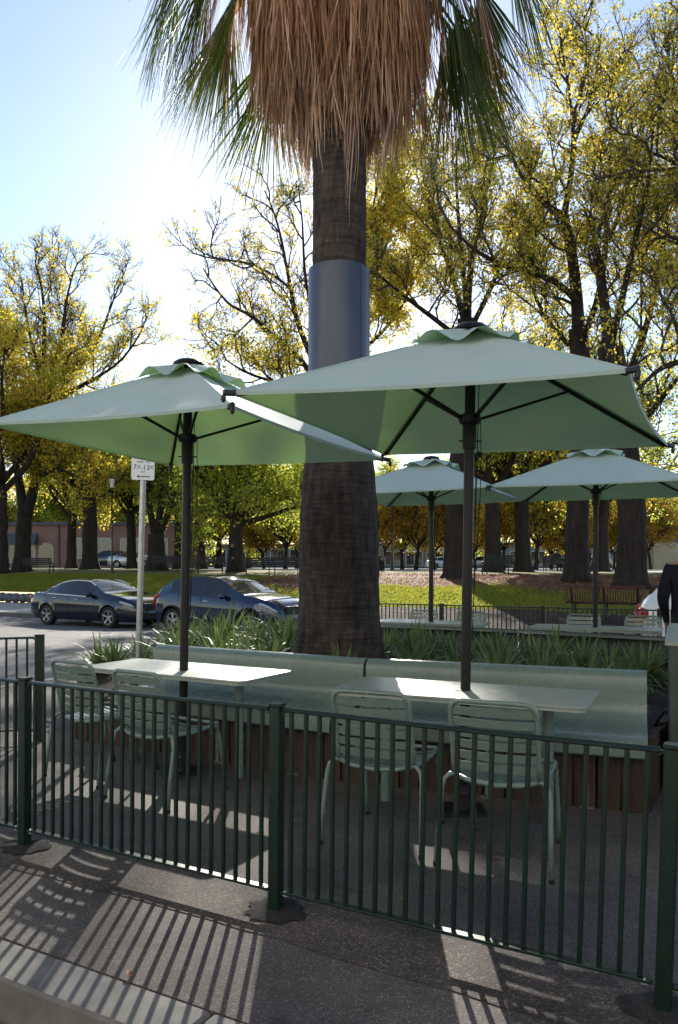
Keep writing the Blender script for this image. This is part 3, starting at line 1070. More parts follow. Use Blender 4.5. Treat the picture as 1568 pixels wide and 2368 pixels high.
# ---------------------------------------------------------------- parasols
def make_parasol(label, pole, corners, eave, apex, hub, lean=1.2, full=True):
    """corners: FL, FR, BR, BL as (dx, dy, dz) from the pole top; heights absolute"""
    root = thing('parasol', label, 'parasol', (pole[0], pole[1], 0), 0, 'square sage parasols')
    root.rotation_euler = (0, RAD(lean), 0)
    C = [Vector((c[0], c[1], eave + c[2])) for c in corners]
    A = Vector((0, 0, apex - .05))
    # canopy: four panels, slightly sagging between the ribs, with a hem
    b = MB()
    n, m = 10, 12
    f0 = .05
    for q in range(4):
        c0, c1 = C[q], C[(q + 1) % 4]
        base = len(b.v)
        for i in range(n + 1):
            f = f0 + (1 - f0) * i / n
            for j in range(m + 1):
                g = j / m
                e = c0 * (1 - g) + c1 * g
                p = A * (1 - f) + e * f
                sag = 4 * g * (1 - g) * (.03 * f * (1 - f) * 4 + .012 * f * f)
                mid = (A * .5 + (c0 + c1) * .25)
                p = p + Vector((0, 0, -sag * .8))
                inward = Vector((-(c0 + c1).x, -(c0 + c1).y, 0)).normalized()
                p += inward * (4 * g * (1 - g) * .035 * f ** 4)
                if 0 < j < m:
                    p.z += (.0022 * math.sin(j * 1.3 + q * 1.7 + i * .5) + .002 * math.sin(i * 1.9 + j * .8 + q)) * (1 - f) * 3
                b.v.append(tuple(p))
        for i in range(n):
            for j in range(m):
                o = base + i * (m + 1) + j
                b.f.append((o, o + m + 1, o + m + 2, o + 1))
        hem = len(b.v)
        o = base + n * (m + 1)
        for j in range(m + 1):
            x, y, z = b.v[o + j]
            b.v.append((x * .995, y * .995, z - .018))
        for j in range(m):
            b.f.append((o + j, hem + j, hem + j + 1, o + j + 1))
    cn = b.build('canopy', M['fabric'], root, 'auto')
    for q in range(4):
        b = MB()
        c = C[q]
        sdv = Vector((-c.y, c.x, 0)).normalized()
        o = len(b.v)
        for i in range(9):
            f = .3 + .69 * i / 8
            p = A * (1 - f) + c * f + Vector((0, 0, .0035))
            drop = Vector((0, 0, -.008))
            b.v += [tuple(p - sdv * .014 + drop), tuple(p), tuple(p + sdv * .014 + drop)]
        for i in range(8):
            k = i * 3
            b.f += [(k, k + 1, k + 4, k + 3), (k + 1, k + 2, k + 5, k + 4)]
        b.build('seam', M['fabric'], cn)
    # vent cap: a small square of cloth pinned at eight points, lifting between them
    b = MB()
    nr, na = 6, 64
    for i in range(nr + 1):
        f = i / nr
        for k in range(na):
            a = k / na * 4
            q = int(a) % 4
            g = a - int(a)
            e = (C[q] * (1 - g) + C[(q + 1) % 4] * g)
            size = .29
            d = Vector((e.x * size, e.y * size, 0))
            slope = (A.z - e.z) * size
            lift = math.sin(math.pi * g * 2) ** 2
            z = A.z + .022 - slope * f * 1.0 + .062 * lift * f ** 1.3 - (.008 * (1 - lift) * f)
            b.v.append((d.x * f * (1 + .05 * lift), d.y * f * (1 + .05 * lift), z))
    for i in range(nr):
        for k in range(na):
            j = (k + 1) % na
            b.f.append((i * na + k, (i + 1) * na + k, (i + 1) * na + j, i * na + j))
    b.build('vent_cap', M['fabric'], root, True)
    b = MB()
    b.lathe([(.115, apex - .052), (.11, apex - .038), (.08, apex - .018), (.03, apex - .008), (.003, apex - .006)], 18)
    b.build('finial', M['black'], root, 'auto')
    # pole: two sections with a collar
    b = MB()
    b.tube([(0, 0, .01), (0, 0, hub - .14)], .031, 16)
    po = b.build('pole', M['black'], root, 'auto')
    b = MB()
    b.tube([(0, 0, hub - .16), (0, 0, apex - .06)], .033, 8)
    b.build('upper_pole', M['black'], root, 'auto')
    b = MB()
    b.lathe([(.04, hub - .17), (.043, hub - .16), (.043, hub - .02), (.06, hub - .012), (.068, hub + .0), (.068, hub + .035), (.05, hub + .045), (.036, hub + .05)], 16)
    b.tube([(.07, .0, hub - .12), (-.065, 0, hub - .12)], .005, 6)
    b.build('runner', M['black'], root, 'auto')
    if full:
        b = MB()
        b.lathe([(.045, .01), (.045, .16), (.036, .165)], 16)
        b.bevel_box((0, 0, .006), (.13, .13, .006), .003)
        bs = b.build('base_socket', M['plastic'], root, 'auto')
        b = MB()
        for a in (20, 140, 260):
            x, y = math.cos(RAD(a)), math.sin(RAD(a))
            b.tube([(x * .04, y * .04, .13), (x * .085, y * .085, .13)], .006, 8)
            b.tube([(x * .085 - y * .022, y * .085 + x * .022, .13), (x * .085 + y * .022, y * .085 - x * .022, .13)], .005, 6)
        b.build('thumb_screw', M['chrome'], bs, 'auto')
    for q in range(4):
        c = C[q]
        lo = Vector((0, 0, -.028))
        tip = c * 1.0 + Vector((c.x, c.y, 0)).normalized() * .045 + Vector((0, 0, -.012))
        b = MB()
        top = A * .93 + c * .07 + lo
        b.tube([top, c * .98 + A * .02 + lo], .0135, 4)
        rb_ = b.build('rib', M['black'], root)
        b = MB()
        dirr = (tip - (c + lo)).normalized()
        b.tube([c * .97 + A * .03 + Vector((0, 0, -.02)), tip], .017, 6)
        b.ell(tip + Vector((0, 0, -.03)), (.014, .014, .022), 8, 6)
        b.build('rib_tip', M['plastic'], rb_)
        mid = A * .54 + c * .46 + lo
        b = MB()
        dxy = Vector((c.x, c.y, 0)).normalized()
        b.tube([Vector((dxy.x * .055, dxy.y * .055, hub + .015)), mid], .0125, 4)
        b.build('strut', M['black'], root)
    # pull cords
    b = MB()
    for k, (dx, dy, z0, z1, sl) in enumerate(((.055, -.01, apex - .15, 1.05, .0), (.068, .005, hub + .03, 1.1, .012), (.05, -.02, hub - .18, 1.55, -.006))):
        pts = []
        for i in range(9):
            f = i / 8
            pts.append((dx - .018 * f + sl * math.sin(f * 5), dy, z0 + (z1 - z0) * f))
        b.tube(pts, .0028, 5)
    b.ell((.062, 0, hub - .2), (.008, .008, .02), 8, 6)
    b.tube([(.03, -.005, 1.1), (.05, -.008, 1.1)], .006, 6)
    b.build('pull_cord', M['cord'], root)
    return root

def rel(pole, pts):
    return [(x - pole[0], y - pole[1], 0) for x, y in pts]
P1 = (-1.145, 5.70)
P2 = (.766, 4.80)
make_parasol('sage green square parasol at left over the sunlit table', P1, [(-2.28 - P1[0], 4.94 - P1[1], .0), (-.63 - P1[0], 4.27 - P1[1], 0), (.335 - P1[0], 6.30 - P1[1], 0), (-1.52 - P1[0], 6.88 - P1[1], 0)], 2.395, 3.02, 2.42, .9)
make_parasol('large near sage green square parasol at right, highest in the picture', P2, [(-.60 - P2[0], 4.09 - P2[1], 0), (1.27 - P2[0], 3.50 - P2[1], 0), (2.31 - P2[0], 5.56 - P2[1], 0), (.325 - P2[0], 6.21 - P2[1], 0)], 2.395, 3.0, 2.39, .9)
def sq(h, yaw):
    c, s_ = math.cos(RAD(yaw)), math.sin(RAD(yaw))
    return [(x * c - y * s_, x * s_ + y * c, 0) for x, y in ((-h, -h), (h, -h), (h, h), (-h, h))]
make_parasol('far sage parasol just right of the palm trunk, partly hidden by it', T3, sq(1.08, -26), 2.45, 3.02, 2.42, .1, False)
make_parasol('far sage parasol at the right edge with a cord on its roof', T4, sq(1.08, -24), 2.44, 3.02, 2.42, .3, False)

# ---------------------------------------------------------------- palm
PALM = thing('palm_tree', 'tall palm with thick dark trunk, metal sleeve and brown skirt of dead fronds', 'palm', (0, 7.2, 0))
rnd = random.Random(77)
TR = [(.3, .50), (.5, .46), (.62, .435), (.74, .415), (.95, .385), (1.2, .372), (1.6, .37), (1.9, .362), (2.2, .345), (2.5, .318), (2.8, .285), (3.1, .262), (4.2, .248), (5.0, .245), (7.0, .24), (8.6, .22)]
b = MB()
prof = []
z = .3
while z < 8.6:
    prof.append((curve_tab(TR, z), z))
    z += .045
ph = [rnd.uniform(0, 6.28) for _ in range(8)]
def trunk_jit(a, z):
    j = .012 * math.sin(3 * a + ph[0] + z * .7) + .010 * math.sin(5 * a + ph[1] - z * 1.3) + .009 * math.sin(z * 21 + 2 * math.sin(a + ph[2])) + .006 * math.sin(z * 47 + 3 * math.sin(2 * a + ph[3]))
    if z < 1.1:
        k = (1.1 - z) / .8
        j += k * (.035 * math.sin(9 * a + ph[4]) + .03 * math.sin(17 * a + ph[5]))
    return j
b.lathe(prof, 72, (0, 0, 0), 'z', True, trunk_jit)
b.build('trunk', M['palm_bark'], PALM, True)
b = MB()
sl = []
for z in (2.95, 2.96, 4.205, 4.215):
    sl.append((.283 if z > 2.955 and z < 4.21 else .281, z))
sl += [(.276, 4.215), (.276, 2.95)]
b.lathe(sl, 64, (.0, -.01, 0), 'z', False)
sv = b.build('metal_sleeve', M['sleeve'], PALM, 'auto')
b = MB()
b.box((.2 * 1.0, -.21, 3.58), (.012, .004, .62), RAD(44))
for z in (3.1, 3.4, 3.7, 4.0, 4.15):
    b.ell((.2, -.215, z), (.006, .005, .006), 6, 4)
b.build('seam_strip', M['sleeve'], sv)

def strip(b, pts, widths, side, fold=0.0):
    """leaf strip along pts; side vectors; optional centre fold"""
    o = len(b.v)
    m = len(pts)
    for p, w, sd in zip(pts, widths, side):
        b.v.append(tuple(p - sd * w))
        b.v.append(tuple(p + sd * w))
    for i in range(m - 1):
        k = o + i * 2
        b.f.append((k, k + 1, k + 3, k + 2))

UPV = Vector((0, 0, 1))
def fan_frond(name, mat, base, hub, axis, length, spread, nseg, droop, parent, r, petiole_r=.02, width=1.0, wild=.0, join=.35):
    b = MB()
    axis = axis.normalized()
    side = axis.cross(UPV)
    side = side.normalized() if side.length > .05 else Vector((1, 0, 0))
    nrm = side.cross(axis)
    dth = 2 * spread / max(1, nseg - 1)
    for i in range(nseg):
        th = -spread + dth * i + r.uniform(-.3, .3) * dth
        d = axis * math.cos(th) + side * math.sin(th)
        d += nrm * r.uniform(-.06, .06) + Vector((r.uniform(-1, 1), r.uniform(-1, 1), r.uniform(-1, 1))) * wild
        d.normalize()
        L = length * (.78 + .22 * math.cos(th)) * r.uniform(.82, 1.06)
        sd0 = d.cross(nrm).normalized()
        m = 7
        pts, ws, sds = [], [], []
        dr = droop * r.uniform(.7, 1.3)
        for k in range(m + 1):
            f = k / m
            p = hub + d * (L * f) + Vector((0, 0, -1)) * (dr * L * f ** 2.3)
            p += sd0 * (math.sin(f * 4 + i) * .012 * f * L)
            pts.append(p)
            full = L * join * math.tan(dth / 2) * 1.05
            w = full * (f / join) if f < join else full * max(.06, 1 - (f - join) / (1 - join)) ** .75
            ws.append(max(.0012, w * width))
            tw = .7 * f * r.uniform(.6, 1.3) * (1 if i % 2 else -1)
            sds.append((sd0 * math.cos(tw) + nrm * math.sin(tw)).normalized())
        strip(b, pts, ws, sds)
    if petiole_r > 0:
        mid = (base + hub) * .5 + Vector((0, 0, .10 * (hub - base).length))
        b.tube([base, mid, hub, hub + axis * .12], [petiole_r * 1.3, petiole_r, petiole_r * .8, petiole_r * .3], 5)
    return b.build(name, mat, parent, False)

# skirt of dead fronds: layers from the inside (lowest tips) to the outside
layers = [  # tip z, radius at start, radius at tip, start z, count
    (5.06, .42, .33, 6.2, 22), (5.16, .55, .46, 6.4, 26), (5.32, .66, .60, 6.6, 30), (5.45, .75, .72, 6.8, 31), (5.68, .82, .82, 7.0, 31), (5.95, .86, .87, 7.3, 31), (6.4, .84, .88, 7.7, 28)]
for tz, r0, r1, z0, cnt in layers:
    for k in range(cnt):
        a = 2 * math.pi * (k + rnd.uniform(-.35, .35)) / cnt
        dz = rnd.uniform(-.10, .26)
        c, s_ = math.cos(a), math.sin(a)
        r0j = r0 * rnd.uniform(.88, 1.06)
        hubp = Vector((c * r0j, s_ * r0j, z0 + dz))
        tip = Vector((c * r1 * rnd.uniform(.9, 1.08), s_ * r1 * rnd.uniform(.9, 1.08), tz + dz * .8))
        ax = tip - hubp
        L = ax.length
        ax.normalize()
        b = MB()
        tang = Vector((-s_, c, 0))
        out = Vector((c, s_, 0))
        nseg = rnd.randint(18, 28)
        for i in range(nseg):
            th = (i / (nseg - 1) - .5) * 2
            sp = th * rnd.uniform(.06, .26) + rnd.gauss(0, .03)
            d = (ax + tang * sp + out * rnd.uniform(-.05, .05)).normalized()
            LL = L * (rnd.uniform(.66, 1.04) if rnd.random() > .12 else rnd.uniform(.3, .6))
            m = 6
            pts, ws, sds = [], [], []
            curl = rnd.uniform(-.05, .06)
            wob = rnd.uniform(0, 6)
            tw0, tw1 = rnd.uniform(-.5, .5), rnd.uniform(-2.2, 2.2)
            wf = rnd.uniform(.55, 1.35)
            for kk in range(m + 1):
                f = kk / m
                p = hubp + d * (LL * f) + tang * (.022 * math.sin(f * 5 + wob) * f) + out * (curl * f ** 3)
                pts.append(p)
                w = .0118 * (1 - f * .15) if f < .45 else .0108 * max(.12, 1 - (f - .45) / .58)
                ws.append(w * wf)
                tw = tw0 + tw1 * f
                sds.append((tang * math.cos(tw) + out * math.sin(tw)).normalized())
            strip(b, pts, ws, sds)
        b.tube([Vector((c * .2, s_ * .2, z0 + dz + .25)), hubp + Vector((0, 0, .06)), hubp + ax * .15], [.022, .018, .008], 5)
        b.build('dead_frond', M['dead'], PALM)
# a few long loose strands hanging in front of the trunk
for k in range(4):
    b = MB()
    x0 = rnd.uniform(-.03, .16)
    for q in range(3):
        pts, ws, sds = [], [], []
        L = rnd.uniform(.35, .8)
        for i in range(9):
            f = i / 8
            pts.append(Vector((x0 + q * .014 + .03 * math.sin(f * 3 + k), -.42 + .12 * f, 5.62 - (L + .36) * f)))
            ws.append(.007 * (1 - f * .8))
            sds.append(Vector((math.cos(f * 2 + q), math.sin(f * 2 + q), 0)))
        strip(b, pts, ws, sds)
    b.build('loose_strand', M['dead'], PALM)
# green fronds; hub points chosen so that the drooping fans hang beside the skirt
greens = [  # hub x,y,z  axis  length spread droop
    ((-1.5, -.05, 7.12), (-.26, -.05, -1.0), 1.15, .55, .14), ((-1.2, .1, 7.0), (-.3, .1, -1.0), 1.1, .5, .14), ((-.84, -.3, 6.72), (-.34, -.1, -1.0), 1.15, .46, .1), ((-1.15, .8, 7.05), (-.3, .3, -.9), 1.1, .6, .2),
    ((.95, -.25, 6.85), (.2, -.1, -1.0), 1.32, .52, .1), ((1.0, .35, 6.8), (.32, .2, -.95), 1.3, .55, .12), ((1.56, .0, 7.15), (.3, .0, -1.0), 1.15, .55, .14), ((1.3, .2, 7.05), (.3, .1, -1.0), 1.2, .5, .14),
    ((1.2, .9, 7.1), (.35, .5, -.8), 1.15, .7, .3), ((-.7, 1.0, 6.9), (-.3, .5, -.85), 1.1, .7, .25), ((.3, 1.2, 7.1), (.2, .7, -.8), 1.1, .8, .3),
    ((-.35, -1.3, 7.6), (-.2, -.9, -.3), 1.1, 1.2, .5), ((.7, -1.2, 7.6), (.45, -.8, -.3), 1.1, 1.2, .5),
    ((-1.1, -.5, 8.3), (-.8, -.4, .2), 1.1, 1.4, .45), ((1.2, -.3, 8.3), (.9, -.2, .2), 1.1, 1.4, .45), ((.3, .9, 8.7), (.2, .7, .6), 1.1, 1.5, .4),
    ((-.6, .7, 8.8), (-.5, .6, .6), 1.1, 1.5, .4), ((.1, -.8, 8.8), (.0, -.7, .6), 1.1, 1.5, .4), ((.9, .8, 8.5), (.7, .6, .4), 1.1, 1.4, .45), ((-1.25, .4, 8.1), (-.9, .3, .0), 1.1, 1.3, .5)]
for hb, ax, L, sp, dr in greens:
    a = math.atan2(hb[1], hb[0])
    bs_ = Vector((.18 * math.cos(a), .18 * math.sin(a), min(8.4, hb[2] + .55)))
    fan_frond('green_frond', M['frond'], bs_, Vector(hb), Vector(ax), L * 1.05, sp, 52, dr, PALM, rnd, .018, 1.5, .03)
    if hb[2] < 7.5:
        for q in range(1):
            jit = Vector((rnd.uniform(-.10, .10), rnd.uniform(-.2, .4), rnd.uniform(-.05, .2)))
            fan_frond('green_frond', M['frond'], bs_ + jit * .1, Vector(hb) + jit, Vector(ax) + jit * .5, L * rnd.uniform(.95, 1.15), sp * rnd.uniform(.8, 1.05), 50, dr * rnd.uniform(.8, 1.2), PALM, rnd, .018, 1.5, .04)
# brown fronds hanging further out on both sides
for hb, ax, L, sp in (((-1.0, -.2, 7.1), (-.22, -.05, -1), 1.15, .32), ((1.15, -.15, 7.15), (.2, -.1, -1), 1.5, .3), ((-1.05, .5, 7.1), (-.25, .2, -1), 1.2, .35), ((1.28, .4, 7.0), (.22, .2, -1), 1.4, .35), ((.85, .2, 6.4), (.22, 0, -1), 1.15, .3), ((.78, .45, 6.3), (.2, .1, -1), 1.1, .3)):
    a = math.atan2(hb[1], hb[0])
    fan_frond('dead_frond', M['dead'], Vector((.18 * math.cos(a), .18 * math.sin(a), hb[2] + .4)), Vector(hb), Vector(ax), L, sp, 24, .05, PALM, rnd, .016, 1.3, .04)

# ---------------------------------------------------------------- strappy planter plants
def clump_mesh(seed, mat, nb=58, h=.5):
    r = random.Random(seed)
    b = MB()
    for i in range(nb):
        a = r.uniform(0, 2 * math.pi)
        el = r.uniform(.55, 1.45) if i % 3 else r.uniform(.25, .8)
        L = h * r.uniform(.75, 1.4)
        c, s_ = math.cos(a), math.sin(a)
        d = Vector((c * math.cos(el), s_ * math.cos(el), math.sin(el)))
        sd = Vector((-s_, c, 0))
        pts, ws, sds = [], [], []
        m = 5
        dr = r.uniform(.5, 1.05)
        w = r.uniform(.013, .022)
        tw = r.uniform(-.5, .5)
        b0 = Vector((c, s_, 0)) * r.uniform(0, .05)
        for k in range(m + 1):
            f = k / m
            pts.append(b0 + d * (L * f) + Vector((c * .25, s_ * .25, -1)) * (dr * L * f * f * math.cos(el) ** .6))
            ws.append(w * (.7 + .6 * f) if f < .4 else w * max(.08, 1.06 - f) * 1.4)
            sds.append((sd * math.cos(tw * f) + UPV * math.sin(tw * f)))
        strip(b, pts, ws, sds)
    return b.mesh('strap_leaf_clump', mat)
clumps = [clump_mesh(100 + i, M['strap'], 92, .46) for i in range(4)]
clump_dead = clump_mesh(300, M['strap_dead'], 40, .34)
rnd = random.Random(14)
def inside(p):
    c = False
    n = len(PL)
    for i in range(n):
        a, d = PL[i], PL[(i + 1) % n]
        if (a.y > p[1]) != (d.y > p[1]) and p[0] < (d.x - a.x) * (p[1] - a.y) / (d.y - a.y) + a.x:
            c = not c
    return c
def edge_dist(p):
    best = 9
    for i in range(len(PL)):
        a, d = PL[i], PL[(i + 1) % len(PL)]
        ab = d - a
        k = max(0, min(1, (Vector(p) - a).dot(ab) / ab.length_squared))
        best = min(best, (Vector(p) - a - ab * k).length)
    return best
spots = []
tries = 0
fixed = [(.02, 6.50), (.60, 6.75), (-.62, 7.0), (1.25, 6.2), (1.75, 5.95), (.95, 6.5), (-1.1, 7.25), (-1.55, 7.6), (2.0, 6.35), (-2.55, 8.3), (-2.5, 8.75), (-2.3, 8.05), (-2.15, 8.5), (-1.95, 8.0), (-2.35, 9.2), (-1.75, 8.4)]
for p in fixed:
    spots.append(p)
while len(spots) < 84 and tries < 6000:
    tries += 1
    p = (rnd.uniform(-4.5, 3.5), rnd.uniform(5.5, 12))
    if not inside(p) or edge_dist(p) < (.82 if VX * p[0] + VY * p[1] < 6.6 and p[0] > -2.1 else .3) or math.hypot(p[0], p[1] - 7.2) < .62:
        continue
    if all(math.hypot(p[0] - q[0], p[1] - q[1]) > .37 for q in spots):
        spots.append(p)
ORDN = ['first', 'second', 'third', 'fourth', 'fifth', 'sixth', 'seventh', 'eighth', 'ninth', 'tenth', 'eleventh', 'twelfth', 'thirteenth', 'fourteenth', 'fifteenth', 'sixteenth', 'seventeenth', 'eighteenth', 'nineteenth', 'twentieth']
def row_of(p):
    return min(3, max(0, int((p[0] * VX + p[1] * VY - 5.3) / .95)))
ROWN = ['row nearest the benches', 'second row from the benches', 'third row from the benches', 'row farthest from the benches']
for i, p in enumerate(spots):
    me = clumps[i % 4]
    s_, t_ = p[0] * UX + p[1] * UY, p[0] * VX + p[1] * VY
    px = 784 + F * p[0] / p[1]
    near = t_ < 7.0
    row = row_of(p)
    rank = sorted([784 + F * q[0] / q[1] for q in spots if row_of(q) == row]).index(px)
    lab = 'strappy green clump in the planter, ' + (ORDN[rank] if rank < 20 else str(rank + 1) + 'th') + ' from left in the ' + ROWN[row]
    if i == 0:
        lab = 'blue green strappy clump against the foot of the palm trunk'
    o = link('strap_leaf_plant', me, None, (p[0], p[1], .40 if edge_dist(p) < .8 else .48), (rnd.uniform(-.08, .08), rnd.uniform(-.08, .08), rnd.uniform(0, 6.28)))
    k = rnd.uniform(.9, 1.2) * (.85 if px < 360 else (1.1 if px < 700 else .92)) * (.95 if near else 1.0)
    o.scale = (k, k, k * rnd.uniform(.9, 1.1))
    tag(o, lab, 'plant', 'strappy plants in the planter')
o = link('withered_plant', clump_dead, None, (-.78, 7.05, .46), (0, 0, 1))
o.scale = (1.0, 1.0, .8)
tag(o, 'withered brown clump among the green plants left of the palm', 'plant')

# ---------------------------------------------------------------- parking sign
def text_mesh(txt, size, mat, name='lettering'):
    cu = bpy.data.curves.new(name, 'FONT')
    cu.body = txt
    cu.size = size
    cu.align_x = 'CENTER'
    cu.extrude = .0006
    tmp = bpy.data.objects.new('tmp_text', cu)
    COL.objects.link(tmp)
    dg = bpy.context.evaluated_depsgraph_get()
    me = bpy.data.meshes.new_from_object(tmp.evaluated_get(dg))
    bpy.data.objects.remove(tmp)
    me.name = name
    me.materials.clear()
    me.materials.append(mat)
    return me
SG = thing('parking_sign', 'white parking sign with green times on a galvanised pole', 'sign', (-2.02, 7.8, .0))
SG.rotation_euler = (0, RAD(1.5), RAD(6))
b = MB()
b.tube([(0, 0, .1), (0, 0, 2.78)], .029, 16)
b.build('pole', M['steel'], SG, 'auto')
b = MB()
pl = rounded_rect(.1125, .225, .018)
zc = 2.585
b.add([(x, -.034, zc + z) for x, z in pl] + [(x, -.031, zc + z) for x, z in pl],
      [tuple(range(len(pl))), tuple(reversed(range(len(pl), 2 * len(pl))))] + [(i, len(pl) + i, len(pl) + (i + 1) % len(pl), (i + 1) % len(pl)) for i in range(len(pl))])
plate = b.build('plate', M['sign'], SG)
def put(txt, x, z, size):
    o = link('lettering', text_mesh(txt, size, M['sign_green']), plate, (x, -.0352, z), (RAD(90), 0, 0))
    return o
zb = zc - .225
put('2P', 0, zb + .33, .12)
put('7', -.073, zb + .203, .072); put('30', -.035, zb + .222, .036); put('-', 0.0, zb + .203, .06); put('6', .032, zb + .203, .072); put('30', .07, zb + .222, .036)
put('MON - FRI', 0, zb + .170, .027)
put('7', -.080, zb + .103, .072); put('30', -.043, zb + .122, .036); put('-', -.010, zb + .103, .06); put('12', .032, zb + .103, .072); put('30', .082, zb + .122, .036)
put('SAT', 0, zb + .072, .024)
b = MB()
b.box((-.047, -.0352, zb + .209 + .004), (.0, .0, .0))
b = MB()
for x0, z0 in ((-.035, .214), (.07, .214), (-.043, .114), (.082, .114)):
    b.box((x0, -.0352, zb + z0), (.019, .0005, .0018))
b.box((.012, -.0352, zb + .035), (.058, .0005, .0045))
b.add([(-.062, -.0357, zb + .035), (-.034, -.0357, zb + .052), (-.040, -.0357, zb + .035), (-.034, -.0357, zb + .018)], [(0, 3, 2), (0, 2, 1)])
b.build('arrow', M['sign_green'], plate)
b = MB()
b.tube([(0, -.03, zb + .026), (0, -.038, zb + .026)], .006, 8)
b.box((0, -.0, zb + .026), (.036, .031, .012))
b.box((0, -.0, zb + .40), (.036, .031, .012))
b.build('clamp', M['steel'], SG)

# ---------------------------------------------------------------- bin enclosure at the right edge
BN = thing('litter_bin', 'tall sage metal bin enclosure with sloping lid at the right edge', 'bin', (2.58, 5.25, 0), RAD(-24))
b = MB()
b.bevel_box((0, 0, .53), (.33, .33, .47), .012)
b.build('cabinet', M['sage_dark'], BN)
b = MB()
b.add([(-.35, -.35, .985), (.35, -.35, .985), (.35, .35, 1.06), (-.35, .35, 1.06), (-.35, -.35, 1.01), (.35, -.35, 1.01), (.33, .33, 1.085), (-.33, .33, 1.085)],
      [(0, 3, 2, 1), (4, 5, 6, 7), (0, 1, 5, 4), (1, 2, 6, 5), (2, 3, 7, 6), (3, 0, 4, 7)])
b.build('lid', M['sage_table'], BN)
b = MB()
b.bevel_box((0, -.334, .50), (.27, .006, .40), .003)
b.tube([(.2, -.345, .52), (.2, -.365, .52), (.2, -.365, .62), (.2, -.345, .62)], .007, 8)
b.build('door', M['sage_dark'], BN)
b = MB()
b.bevel_box((0, 0, .03), (.31, .31, .03), .01)
b.build('plinth', M['plastic'], BN)
RC = MB()
RC.bevel_box((0, 0, .21), (.17, .13, .21), .02)
rc_ = RC.build('red_crate', M['red_plastic'])
rc_.location = (2.03, 4.2, 0)
rc_.rotation_euler = (0, 0, RAD(-25))
tag(rc_, 'red plastic box on the pavement just behind the right fence post', 'box')

# ---------------------------------------------------------------- trees
def vadd(a, b, k=1.0): return (a[0] + b[0] * k, a[1] + b[1] * k, a[2] + b[2] * k)
def vnorm(a):
    l = math.sqrt(a[0] * a[0] + a[1] * a[1] + a[2] * a[2]) or 1
    return (a[0] / l, a[1] / l, a[2] / l)
def vcross(a, b): return (a[1] * b[2] - a[2] * b[1], a[2] * b[0] - a[0] * b[2], a[0] * b[1] - a[1] * b[0])
def poly_len(p): return sum(math.dist(a, b) for a, b in zip(p, p[1:]))
def poly_at(p, f):
    L = poly_len(p) * f
    for a, b in zip(p, p[1:]):
        l = math.dist(a, b)
        if L <= l or b is p[-1]:
            k = min(1, L / l) if l else 0
            return tuple(a[i] + (b[i] - a[i]) * k for i in range(3)), vnorm((b[0] - a[0], b[1] - a[1], b[2] - a[2]))
        L -= l
    return p[-1], (0, 0, 1)

